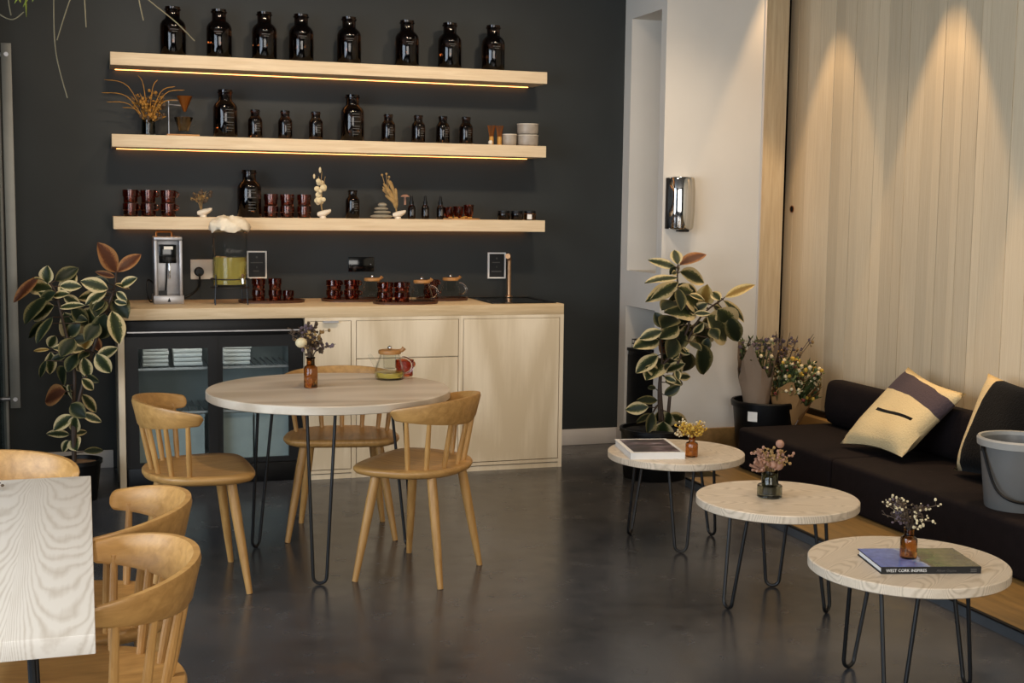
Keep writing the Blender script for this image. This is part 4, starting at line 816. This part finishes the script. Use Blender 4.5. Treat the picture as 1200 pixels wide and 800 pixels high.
def book_box(t, w2, d2, h, cover, page, spine=None):
    MB().box(-w2 + .004, w2 - .004, -d2 + .004, d2 - .004, .003, h - .003).build('pages', page, t)
    a = MB().box(-w2, w2, -d2, d2, 0, .003).box(-w2, w2, -d2, d2, h - .003, h)
    return a
bk = thing('art_book', 'thick white book with dark photo cover on the farthest coffee table', 'book', (2.316, 5.086, .40), -.19)
book_box(bk, .118, .165, .028, None, 'paper').box(-.118, .118, -.165, -.162, .003, .025).build('cover', 'paper', bk)
def cover_photo():
    m, t_, b = base('cover_photo'); N = t_.nodes; K = t_.links; tc = N.new('ShaderNodeTexCoord'); mp = N.new('ShaderNodeMapping'); mp.inputs['Scale'].default_value = (8, 18, 8); K.new(tc.outputs['Object'], mp.inputs[0])
    n = N.new('ShaderNodeTexNoise'); n.inputs['Scale'].default_value = 1.2; n.inputs['Detail'].default_value = 5; K.new(mp.outputs[0], n.inputs['Vector'])
    r = N.new('ShaderNodeValToRGB'); e = r.color_ramp.elements; e[0].position = .42; e[0].color = lin('#2a2024'); e[1].position = .75; e[1].color = lin('#a99aa0'); x = e.new(.56); x.color = lin('#5a474e')
    K.new(n.outputs[0], r.inputs[0]); K.new(r.outputs[0], b.inputs['Base Color']); setp(b, rough=.3); return m
MB().box(-.100, .102, -.145, .146, .028, .0286).build('cover_picture', cover_photo(), bk)
round_bottle('bottle_vase', 'small round amber bottle vase on the farthest coffee table', (2.452, 4.945, .40), .027, .085)
bouquet('bright yellow dried flowers in the small amber bottle', (2.452, 4.945, .40 + .075), n=22, h=.085, spread=.075, base_r=.005, lean=(-.005, 0), stem_mat='dry_gold', bloom_mats=('yellow', 'yellow', 'dry_cream'), head=.006, per=10, hmin=.4)
t = thing('glass_vase', 'smoked green glass vase with wide foot on the middle coffee table', 'vase', (2.385, 4.16, .40))
MB().lathe([(0, 0), (.043, 0), (.046, .004), (.046, .042), (.043, .046), (.033, .048), (.031, .052), (.031, .1), (.028, .1), (.028, .05), (.026, .012), (0, .01)], 28).build('glass_body', 'smoke', t)
b = bouquet('pink and rust dried flowers in the smoked glass vase', (2.385, 4.16, .40 + .075), n=22, h=.12, spread=.075, base_r=.012, lean=(.01, 0), stem_mat='dry_tan', bloom_mats=('dry_pink', 'dry_dark', 'dry_tan'), head=.0062, per=9, hmin=.45)
m = MB()
for k in range(26):
    a = random.uniform(0, PI); f = random.random(); m.tube([(-.02, 0, .02), (-.03 - .05 * f, random.uniform(-.03, .03), .03 + .045 * random.random())], [.002, .0055], 5)
stuff(m.build('feathery_plume', 'dry_pink', b))
for x, z, r in ((.025, .125, .016), (.022, .045, .018), (.0, .05, .015)): MB().blob((x, -.02, z), r, 10, 7).build('thistle_head', 'dry_pink', b)
# blue book with bottle on the nearest table
bb = thing('paperback_book', 'blue and green covered book with black spine on the nearest coffee table', 'book', (2.362, 3.228, .40), -.25)
W2, D2, Hh = .150, .103, .020
book_box(bb, W2, D2, Hh, None, 'paper').build('cover', 'card', bb)
def book_cover():
    m, t_, b = base('landscape_cover'); N = t_.nodes; K = t_.links; tc = N.new('ShaderNodeTexCoord'); sp = N.new('ShaderNodeSeparateXYZ'); K.new(tc.outputs['Object'], sp.inputs[0])
    n = N.new('ShaderNodeTexNoise'); n.inputs['Scale'].default_value = 14; n.inputs['Detail'].default_value = 4; K.new(tc.outputs['Object'], n.inputs['Vector'])
    a = N.new('ShaderNodeMath'); a.operation = 'MULTIPLY_ADD'; a.inputs[1].default_value = .16; K.new(n.outputs[0], a.inputs[0]); K.new(sp.outputs[0], a.inputs[2])
    r = N.new('ShaderNodeValToRGB'); r.color_ramp.interpolation = 'LINEAR'; mr = N.new('ShaderNodeMapRange'); mr.inputs['From Min'].default_value = -.08; mr.inputs['From Max'].default_value = .24; K.new(a.outputs[0], mr.inputs[0]); K.new(mr.outputs[0], r.inputs[0])
    e = r.color_ramp.elements; e[0].position = 0; e[0].color = lin('#4f67b4'); e[1].position = 1; e[1].color = lin('#5e5842')
    for p, c in ((.40, '#7388c4'), (.46, '#aab6cf'), (.50, '#5c4d33'), (.62, '#5f6a35'), (.78, '#75704a')): x = e.new(p); x.color = lin(c)
    n2 = N.new('ShaderNodeTexNoise'); n2.inputs['Scale'].default_value = 45; n2.inputs['Detail'].default_value = 3; K.new(tc.outputs['Object'], n2.inputs['Vector'])
    mx = N.new('ShaderNodeMix'); mx.data_type = 'RGBA'; mx.blend_type = 'OVERLAY'; mx.inputs[0].default_value = .45; K.new(r.outputs[0], mx.inputs[6]); K.new(n2.outputs[0], mx.inputs[7]); K.new(mx.outputs[2], b.inputs['Base Color']); setp(b, rough=.25); return m
MB().box(-W2 + .0005, W2 - .0005, -D2 + .0005, D2 - .0005, Hh, Hh + .0006).build('cover_picture', book_cover(), bb)
spn = MB().box(-W2, W2, -D2 - .002, -D2 + .001, 0, Hh + .0006).build('spine', 'card', bb)
text_obj('spine_title', 'WEST CORK INSPIRES', .0125, 'paper', spn, (-W2 + .014, -D2 - .0025, .006), (PI / 2, 0, 0))
text_obj('spine_author', 'Alison Ospina', .0105, 'print', spn, (-W2 + .165, -D2 - .0025, .006), (PI / 2, 0, 0), .2)
mk = MB()
for z in (.0065, .0125): mk.box(.118, .136, -D2 - .0027, -D2 - .002, z - .0018, z + .0018)
mk.build('publisher_mark', 'print', spn)
square_bottle('bottle_vase', 'square amber bottle vase standing on the blue book', (2.330, 3.232, .4206), .0235, .092, rz=-.1)
b = bouquet('sprig of tiny cream and grey dried flowers above the blue book', (2.330, 3.232, .4206 + .085), n=30, h=.115, spread=.10, base_r=.004, bloom_mats=('dry_cream', 'dry_mauve', 'dry_dark'), head=.0042, per=9, hmin=.4)

# ------------------------------------------------------------------ sofa and cushions
sf = thing('sofa', 'long low charcoal fabric sofa along the timber wall', 'sofa', (3.4, 5.0, .04))
for (y0, y1) in ((.37, 1.295), (-1.8, .362)):
    MB().box(0, .62, y0, y1, 0, .225).build('seat', 'sofa', sf, bevel=.022, seg=4, ang=60)
    po = chaikin([(.50, .225), (.52, .455), (.55, .48), (.63, .475), (.66, .44), (.66, .225)], 2)
for (y0, y1) in ((.0, 1.28), (-1.78, -.02)):
    m = MB(); rg = []
    for f, ins in ((0, .05), (.012, .022), (.035, .004), (.06, 0)):
        rg.append((y0 + f, ins))
    rg += [(y1 - (a - y0), ins) for a, ins in rg[::-1]]
    cx = sum(p[0] for p in po) / len(po); cz = sum(p[1] for p in po) / len(po)
    m.rings([[(cx + (x - cx) * (1 - ins / .12), yy, cz + (z - cz) * (1 - ins / .16)) for x, z in po] for yy, ins in rg]); m.build('backrest', 'sofa', sf, ang=60)
MB().box(.02, .6, -1.75, 1.28, -.0, .012).build('base', 'black', sf)

def pillow(name, label, corners, thick, mat, n=18, sag=0, mats=None):
    c = [Vector(p) for p in corners]; nrm = ((c[2] - c[0]).cross(c[3] - c[1])).normalized()
    if nrm.x > 0: nrm = -nrm
    vs = []; fs = []; uv = []
    for side in (1, -1):
        for i in range(n + 1):
            for j in range(n + 1):
                u, v = i / n, j / n
                su = u; sv = v
                p = (c[0] * (1 - u) * (1 - v) + c[3] * u * (1 - v) + c[2] * u * v + c[1] * (1 - u) * v)
                ce = sum(c, Vector()) / 4; k = 1 - .10 * ((4 * u * (1 - u)) * (1 - 4 * v * (1 - v)) + (4 * v * (1 - v)) * (1 - 4 * u * (1 - u)))
                p = ce + (p - ce) * k
                prof = (max(0, 1 - (2 * u - 1) ** 4) * max(0, 1 - (2 * v - 1) ** 4)) ** .55
                wr = .006 * math.sin(9 * u + 4 * v) * prof + (.016 * math.sin(26 * v + 3 * u) * max(0, .3 - v) if sag else 0)
                vs.append(p + nrm * side * (thick * .5 * prof + wr)); uv.append((u, v))
    st_ = (n + 1) ** 2
    for s in (0, 1):
        for i in range(n):
            for j in range(n):
                a = s * st_ + i * (n + 1) + j; q = (a, a + 1, a + n + 2, a + n + 1); fs.append(q if s else q[::-1])
    me = bpy.data.meshes.new(name); me.from_pydata([tuple(x) for x in vs], [], fs); l = me.uv_layers.new(name='uv')
    for lp in me.loops: l.data[lp.index].uv = uv[lp.vertex_index]
    bm = bmesh.new(); bm.from_mesh(me); bmesh.ops.remove_doubles(bm, verts=bm.verts, dist=.0004); bmesh.ops.recalc_face_normals(bm, faces=bm.faces); bm.to_mesh(me); bm.free()
    me.polygons.foreach_set('use_smooth', [True] * len(me.polygons))
    b0 = sum(c, Vector()) / 4; me.transform(Matrix.Translation(-b0)); o = obj(name, me, mat, None, b0); return tag(o, label, 'cushion', 'woollen cushions')
def wool(name, stops, rot_axis, base_c, dash=None, slope=0):
    """woollen cover with woven bands across uv; stops = [(pos, colour)] along v (+ slope*u)"""
    m, t_, b = base(name); N = t_.nodes; K = t_.links; uvn = N.new('ShaderNodeUVMap'); uvn.uv_map = 'uv'; sp = N.new('ShaderNodeSeparateXYZ'); K.new(uvn.outputs[0], sp.inputs[0])
    tc = N.new('ShaderNodeTexCoord'); nz = N.new('ShaderNodeTexNoise'); nz.inputs['Scale'].default_value = 7; K.new(tc.outputs['Object'], nz.inputs['Vector'])
    a = N.new('ShaderNodeMath'); a.operation = 'MULTIPLY_ADD'; a.inputs[1].default_value = slope; K.new(sp.outputs[0 if rot_axis else 0], a.inputs[0]); K.new(sp.outputs[1], a.inputs[2])
    if rot_axis: K.new(sp.outputs[1], a.inputs[0]); K.new(sp.outputs[0], a.inputs[2])
    a2 = N.new('ShaderNodeMath'); a2.operation = 'MULTIPLY_ADD'; a2.inputs[1].default_value = .07; K.new(nz.outputs[0], a2.inputs[0]); K.new(a.outputs[0], a2.inputs[2])
    r = N.new('ShaderNodeValToRGB'); r.color_ramp.interpolation = 'CONSTANT'; e = r.color_ramp.elements; e[0].position = 0; e[0].color = lin(base_c); e[1].position = stops[0][0]; e[1].color = lin(stops[0][1])
    for p, c in stops[1:]: x = e.new(p); x.color = lin(c)
    K.new(a2.outputs[0], r.inputs[0]); col = r.outputs[0]
    if dash:
        u0, u1, v0, v1 = dash; fac = None
        for (ax, lo, hi) in ((0, u0, u1), (1, v0, v1)):
            for op, val in (('GREATER_THAN', lo), ('LESS_THAN', hi)):
                g = N.new('ShaderNodeMath'); g.operation = op; g.inputs[1].default_value = val; K.new(sp.outputs[ax], g.inputs[0])
                if fac is None: fac = g.outputs[0]
                else:
                    mu = N.new('ShaderNodeMath'); mu.operation = 'MULTIPLY'; K.new(fac, mu.inputs[0]); K.new(g.outputs[0], mu.inputs[1]); fac = mu.outputs[0]
        mx = N.new('ShaderNodeMix'); mx.data_type = 'RGBA'; K.new(fac, mx.inputs[0]); K.new(col, mx.inputs[6]); mx.inputs[7].default_value = lin('#100e0e'); col = mx.outputs[2]
    K.new(col, b.inputs['Base Color'])
    n2 = N.new('ShaderNodeTexNoise'); n2.inputs['Scale'].default_value = 120; n2.inputs['Detail'].default_value = 4; K.new(tc.outputs['Object'], n2.inputs['Vector'])
    bp = N.new('ShaderNodeBump'); bp.inputs['Strength'].default_value = .8; bp.inputs['Distance'].default_value = .006; K.new(n2.outputs[0], bp.inputs['Height']); K.new(bp.outputs[0], b.inputs['Normal']); setp(b, rough=.95, sheen=.04, spec=.15); return m
mA = wool('cream_wool_band', [(.745, '#4c4145'), (.985, '#cfbb90')], 0, '#cfbb90', (.25, .85, .395, .432), .10)
pillow('wool_cushion', 'cream woollen cushion with a dark band and short black dash', [(3.61, 5.61, .285), (3.985, 5.60, .665), (3.95, 5.085, .60), (3.65, 5.145, .30)], .13, mA, sag=1)
mB = wool('black_wool_panel', [(.14, '#070606')], 1, '#cbb58a', None, -.12)
pillow('wool_cushion', 'black and cream woollen cushion behind the grey bucket', [(3.74, 4.88, .285), (3.99, 4.99, .71), (3.97, 4.46, .69), (3.74, 4.36, .285)], .15, mB)

# ------------------------------------------------------------------ buckets
def bucket(name, label, loc, rb, rt, h, mat, handle_mat, hpts, rim_mat=None, tub=None):
    t = thing(name, label, 'bucket', loc)
    MB().lathe([(0, 0), (rb, 0), (rb + .002, .004), (rt, h), (rt - .004, h), (rb - .003, .008), (0, .008)], 40).build('tub', mat, t)
    MB().lathe([(rt - .006, h - .03), (rt + .008, h - .03), (rt + .011, h - .004), (rt + .006, h + .004), (rt - .005, h + .002)], 40, closed=True).build('rim', rim_mat or mat, t)
    if hpts: MB().tube(spline(hpts, 6), .006 if handle_mat == 'black' else .003, 8, ).build('handle', handle_mat, t)
    return t
g = bucket('plastic_bucket', 'grey plastic bucket with black handle standing on the sofa', (3.575, 4.265, .265), .118, .150, .285, 'bucket', 'black', [(-.155, .02, .245), (-.15, -.06, .10), (-.105, -.13, .055), (0, -.165, .06), (.105, -.13, .11), (.15, -.03, .245)], 'bucket_rim')
MB().box(-.158, -.152, .01, .03, .235, .255).build('handle_lug', 'black', g)
k = bucket('plastic_bucket', 'black plastic bucket holding wrapped bouquets behind the sofa end', (3.69, 6.525, .04), .15, .182, .33, 'black', 'steel', [(.19, -.02, .30), (.13, -.15, .23), (0, -.192, .13), (-.1, -.17, .12), (-.17, -.12, .14)])
MB().add([(.1885 * math.cos(a), .1885 * math.sin(a) , z) for a in [PI + .55, PI + .70, PI + .85] for z in (.23, .285)], [(0, 2, 3, 1), (2, 4, 5, 3)]).build('paper_label', 'paper', k)

# ------------------------------------------------------------------ wrapped bouquets
def wrapped(label, loc, dirv, h, r0, r1, paper, bl, n, crown, open_=1.0):
    t = thing('wrapped_bouquet', label, 'bouquet', loc); d = Vector(dirv).normalized(); a = d.cross(Vector((0, 1, 0))).normalized(); b = d.cross(a).normalized(); rg = []
    for i in range(9):
        f = i / 8; rad = r0 + (r1 - r0) * f ** 1.3; ring = []
        for k in range(28):
            th = 2 * PI * k / 28; e = 1 + .22 * abs(math.sin(1.5 * th + .4)) ** 2 * f + .05 * math.sin(8 * th + i * 1.3) * f
            hh = h * f * (1 + (.34 * abs(math.sin(1.5 * th + .4)) ** 2.5 - .14) * f + .05 * math.sin(9 * th) * f)
            p = d * hh + (a * math.cos(th) + b * math.sin(th)) * rad * e; ring.append(tuple(p))
        rg.append(ring)
    MB().rings(rg, False).build('paper_wrap', paper, t, ang=22)
    st = MB(); gr = MB(); fl = {m_: MB() for m_ in bl}
    for i in range(n):
        th = random.uniform(0, 2 * PI); rr = crown * math.sqrt(random.random()); tip = d * (h * random.uniform(.9, 1.55 if n > 100 else 1.25)) + (a * math.cos(th) + b * math.sin(th)) * rr
        st.tube([d * h * .3, d * h * .6 + (tip - d * h) * .3, tip], .0018, 4)
        for q in range(4):
            v = Vector((random.gauss(0, 1), random.gauss(0, 1), random.gauss(0, 1))).normalized(); c = tip + v * .02; s_ = v.cross(d).normalized() * .007
            gr.add([c - v * .016, c + s_, c + v * .02, c - s_], [(0, 1, 2, 3)])
        m_ = random.choice(bl); fl[m_].blob(tip + d * .006, random.uniform(.006, .014), 7, 5)
    stuff(st.build('stems', 'green', t)); stuff(gr.build('foliage', 'green', t))
    for m_ in fl:
        if fl[m_].v: stuff(fl[m_].build('blooms', m_, t))
    return t
wrapped('grey-brown paper bouquet with dark dried leaves, left in the black bucket', (3.645, 6.53, .10), (-.06, -.05, 1), .50, .045, .10, 'kraft2', ('dry_mauve', 'dry_mauve', 'dry_dark', 'dry_cream'), 60, .10)
wrapped('kraft paper bouquet of white and yellow flowers, right in the black bucket', (3.765, 6.48, .12), (.18, -.16, 1), .32, .05, .115, 'kraft', ('dry_cream', 'green', 'yellow', 'red', 'dry_cream'), 170, .135)
t = thing('dried_bouquet', 'tall mauve dried lavender behind the kraft paper bouquet', 'dried flowers', (3.78, 6.57, .12)); sprays(t, 'stems', 'blooms', n=26, h=.66, spread=.16, base_r=.02, lean=(.08, .02), bloom_mats=('dry_mauve', 'dry_tan'), head=.008, per=9, hmin=.8, curve=.1, thick=.0015)

# ------------------------------------------------------------------ chrome dispenser, cabinet in the opening
t = thing('soap_dispenser', 'chrome wall dispenser on the white pillar', 'dispenser', (3.228, 6.766, 1.336))
rg = []
for z, f in ((0, .86), (.012, .93), (.1, 1), (.22, 1), (.285, .95), (.298, .88)):
    rg.append([(x * f, y * (f if f > .9 else .9), z) for x, y in ((-.078, 0), (-.078, -.05), (-.066, -.085), (-.03, -.105), (.03, -.105), (.066, -.085), (.078, -.05), (.078, 0))])
MB().rings(rg).build('chrome_cover', 'chrome', t, bevel=.004, ang=50)
MB().box(-.082, .082, -.03, 0, .004, .292).build('back_plate', 'black', t, bevel=.003)
MB().box(-.03, .03, -.09, -.04, -.012, .004).build('nozzle', 'black', t, bevel=.003)
t = thing('low_cabinet', 'black low cabinet inside the tall white opening', 'cabinet', (3.335, 7.046, .0))
MB().box(-.19, .16, -.2, .2, 0, .59).build('body', 'black', t, bevel=.004)
MB().box(-.197, -.19, -.19, .19, .02, .57).build('door', 'black', t, bevel=.002)
MB().box(-.198, .16, -.2, .2, .59, .61).build('top', 'black', t, bevel=.002)
wb = thing('wire_basket', 'dark wire basket of cloths on the black low cabinet', 'basket', (3.235, 7.046, .61))
m = MB()
for z in (.004, .03, .055):
    m.tube([(-.09, -.14, z), (.09, -.14, z), (.09, .14, z), (-.09, .14, z), (-.09, -.14, z)], .003, 6)
for k_ in range(9):
    y = -.14 + .035 * k_; m.tube([(-.09, y, .055), (-.09, y, .004), (.09, y, .004), (.09, y, .055)], .002, 5)
m.build('wire_frame', 'blackmetal', wb)
for i in range(6):
    tag(MB().blob((0, 0, .03), .05, 10, 7, (1, .9, .6)).build('folded_cloth', ('paper', 'dry_mauve', 'paper', 'black', 'dry_mauve', 'paper')[i], None, (3.197 + .075 * (i % 2) , 6.97 + .075 * (i // 2), .62 + .012 * (i % 2))), f'{("white", "mauve", "white", "black", "mauve", "white")[i]} rolled cloth in the wire basket, {("nearest left", "nearest right", "middle left", "middle right", "farthest left", "farthest right")[i]}', 'cloth', 'cloths in the wire basket')

# ------------------------------------------------------------------ glass door with long handle, left
gd = thing('glass_door', 'tall glass door at the left edge with a long flat pull handle', 'door', (-.415, 6.3, 0))
MB().box(-.006, .006, .03, 1.03, .01, 2.6).build('glass_pane', 'doorglass', gd)
MB().box(-.018, .018, .98, 1.04, 0, 2.65).build('hinge_stile', 'grey_alu', gd)
MB().box(-.02, .02, .0, .035, 0, 2.65).box(-.02, .02, .035, .98, 2.6, 2.65).box(-.02, .02, .035, .98, 0, .06).build('door_frame', 'grey_alu', gd)
hd = MB().box(.045, .093, .66, .674, .405, 2.225).build('pull_handle', 'grey_alu', gd, bevel=.002)
for z in (.45, 2.17):
    MB().tube([(.0, .69, z), (.069, .69, z), (.069, .672, z)], .011, 12).build('standoff', 'steel', hd)
    MB().tube([(.069, .662, z), (.069, .655, z)], .011, 12).build('bolt', 'steel', hd)

# ------------------------------------------------------------------ rubber plants
def leaf_mesh(name, mat, ratio, droop, fold=.16):
    nu, nv = 6, 8; vs = []; fs = []; uv = []
    for i in range(nv + 1):
        f = i / nv; wd = ratio * .5 * math.sin(PI * min(1, f * .97 + .015)) ** .75 * (1.06 - .18 * f) if 0 < i < nv else ratio * .012
        for j in range(nu + 1):
            s = j / nu * 2 - 1; vs.append((s * wd, f, -droop * (f * f - f * .6) + fold * abs(s) * wd * 1.2 + .012 * math.sin(6 * f + 3 * s))); uv.append((j / nu, f))
    for i in range(nv):
        for j in range(nu): a = i * (nu + 1) + j; fs.append((a, a + 1, a + nu + 2, a + nu + 1))
    me = bpy.data.meshes.new(name); me.from_pydata(vs, [], fs); l = me.uv_layers.new(name='uv')
    for lp in me.loops: l.data[lp.index].uv = uv[lp.vertex_index]
    me.polygons.foreach_set('use_smooth', [True] * len(me.polygons)); me.materials.append(M[mat]); return me
LEAF = {}
def leaf(kind, ratio):
    r = min((.26, .36, .46, .58, .72, .95), key=lambda x: abs(x - ratio)); key = (kind, r)
    if key not in LEAF: LEAF[key] = leaf_mesh('leaf', 'leaf_' + kind, r, .16)
    return LEAF[key]
def place_leaf(par, b, t, ratio, kind, org):
    b = Vector(b); t = Vector(t); d = t - b; L = d.length * 1.12; y = d.normalized()
    toward = Vector((-.25, -.85, .15)) + Vector((random.uniform(-.45, .45), random.uniform(-.35, .35), random.uniform(.0, .6)))
    z = (toward - y * toward.dot(y)).normalized(); x = y.cross(z)
    m = Matrix((x, y, z)).transposed().to_4x4(); o = obj('leaf', leaf(kind, ratio), None, par); m.translation = b - Vector(org); o.matrix_local = m @ Matrix.Diagonal((L, L, L, 1)); return o
def rubber_plant(label, org, leaves, stems, fill):
    t = thing('rubber_plant', label, 'plant', org); o = Vector(org)
    for s in stems:
        pts = spline([Vector(p) - o for p in s], 5); n = len(pts); MB().tube(pts, [.011 - .007 * i / n for i in range(n)], 8).build('stem', 'stem', t)
    spts = [Vector(p) for s in stems for p in spline(s, 6)]
    pet = MB(); leaves = list(leaves)
    for i in range(fill):
        s = random.choice(stems[:-1]); q = spline(s, 8); p = q[int(len(q) * random.uniform(.35, 1)) - 1]; a = random.uniform(0, 2 * PI); L = random.uniform(.07, .12); b_ = p + Vector((math.cos(a) * .03, math.sin(a) * .03, .01))
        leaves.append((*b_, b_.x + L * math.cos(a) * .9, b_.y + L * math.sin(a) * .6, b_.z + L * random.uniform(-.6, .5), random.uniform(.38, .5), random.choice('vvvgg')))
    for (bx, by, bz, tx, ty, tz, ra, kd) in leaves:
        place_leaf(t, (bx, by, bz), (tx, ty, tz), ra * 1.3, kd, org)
        q = min(spts, key=lambda p: (p - Vector((bx, by, bz))).length + .3 * abs(p.z - bz)); pet.tube([q - o, Vector((bx, by, bz)) - o], .0028, 5)
    stuff(pet.build('leaf_stalks', 'stem', t)); return t
def pot(name, label, loc, rb, rt, h, mat, soil):
    t = thing(name, label, 'pot', loc)
    MB().lathe([(0, 0), (rb, 0), (rb + .003, .004), (rt, h - .02), (rt + .008, h - .018), (rt + .008, h), (rt - .006, h), (rt - .01, h - .04), (0, h - .04)], 36).build('pot_body', mat, t)
    MB().lathe([(0, h - .012), (rt - .012, h - .018), (rt - .012, h - .03), (0, h - .03)], 30).build('soil', soil, t); return t
pot('plant_pot', 'dark pot of the left rubber plant beside the counter', (-.05, 6.58, 0), .085, .108, .20, 'black', 'soil')
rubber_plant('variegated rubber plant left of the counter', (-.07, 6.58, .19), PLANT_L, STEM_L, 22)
pot('plant_pot', 'black pot of the rubber plant behind the farthest coffee table', (2.93, 6.36, 0), .165, .185, .27, 'black', 'dark_gap')
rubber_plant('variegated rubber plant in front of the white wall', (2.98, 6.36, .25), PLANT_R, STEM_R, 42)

# ------------------------------------------------------------------ hanging plant above the left corner
hp = thing('hanging_plant', 'trailing hanging plant with pale bare strands, top left corner', 'plant', (-.02, 6.0, 2.62)); o0 = Vector((-.02, 6.0, 2.62))
MB().lathe([(0, 0), (.08, 0), (.11, .15), (.105, .15), (.08, .12), (0, .12)], 24).build('hanging_pot', 'stone', hp)
MB().tube([(0, 0, .12), (0, 0, .58)], .003, 6).build('cord', 'black', hp)
for v in VINES:
    a = Vector(v[0]) - o0; MB().tube(spline([(max(-.1, min(.1, a.x * .5)), 0, .14), (a.x * .8, -.02, .02)] + [Vector(p) - o0 for p in v], 5), .0028, 6).build('strand', 'vine', hp)
for b_, t_ in VLEAF:
    b_ = Vector(b_) - o0; t_ = Vector(t_) - o0; pts = [b_, b_.lerp(t_, .5) + Vector((0, -.01, .004)), t_]
    MB().tube(pts, [.004, .012, .002], 6, .35).build('leaf', 'lime', hp); MB().tube([Vector((-.05, 0, .13)), Vector(((b_.x - .05) / 2, -.02, .0)), b_], .0015, 4).build('leaf_stalk', 'vine', hp)
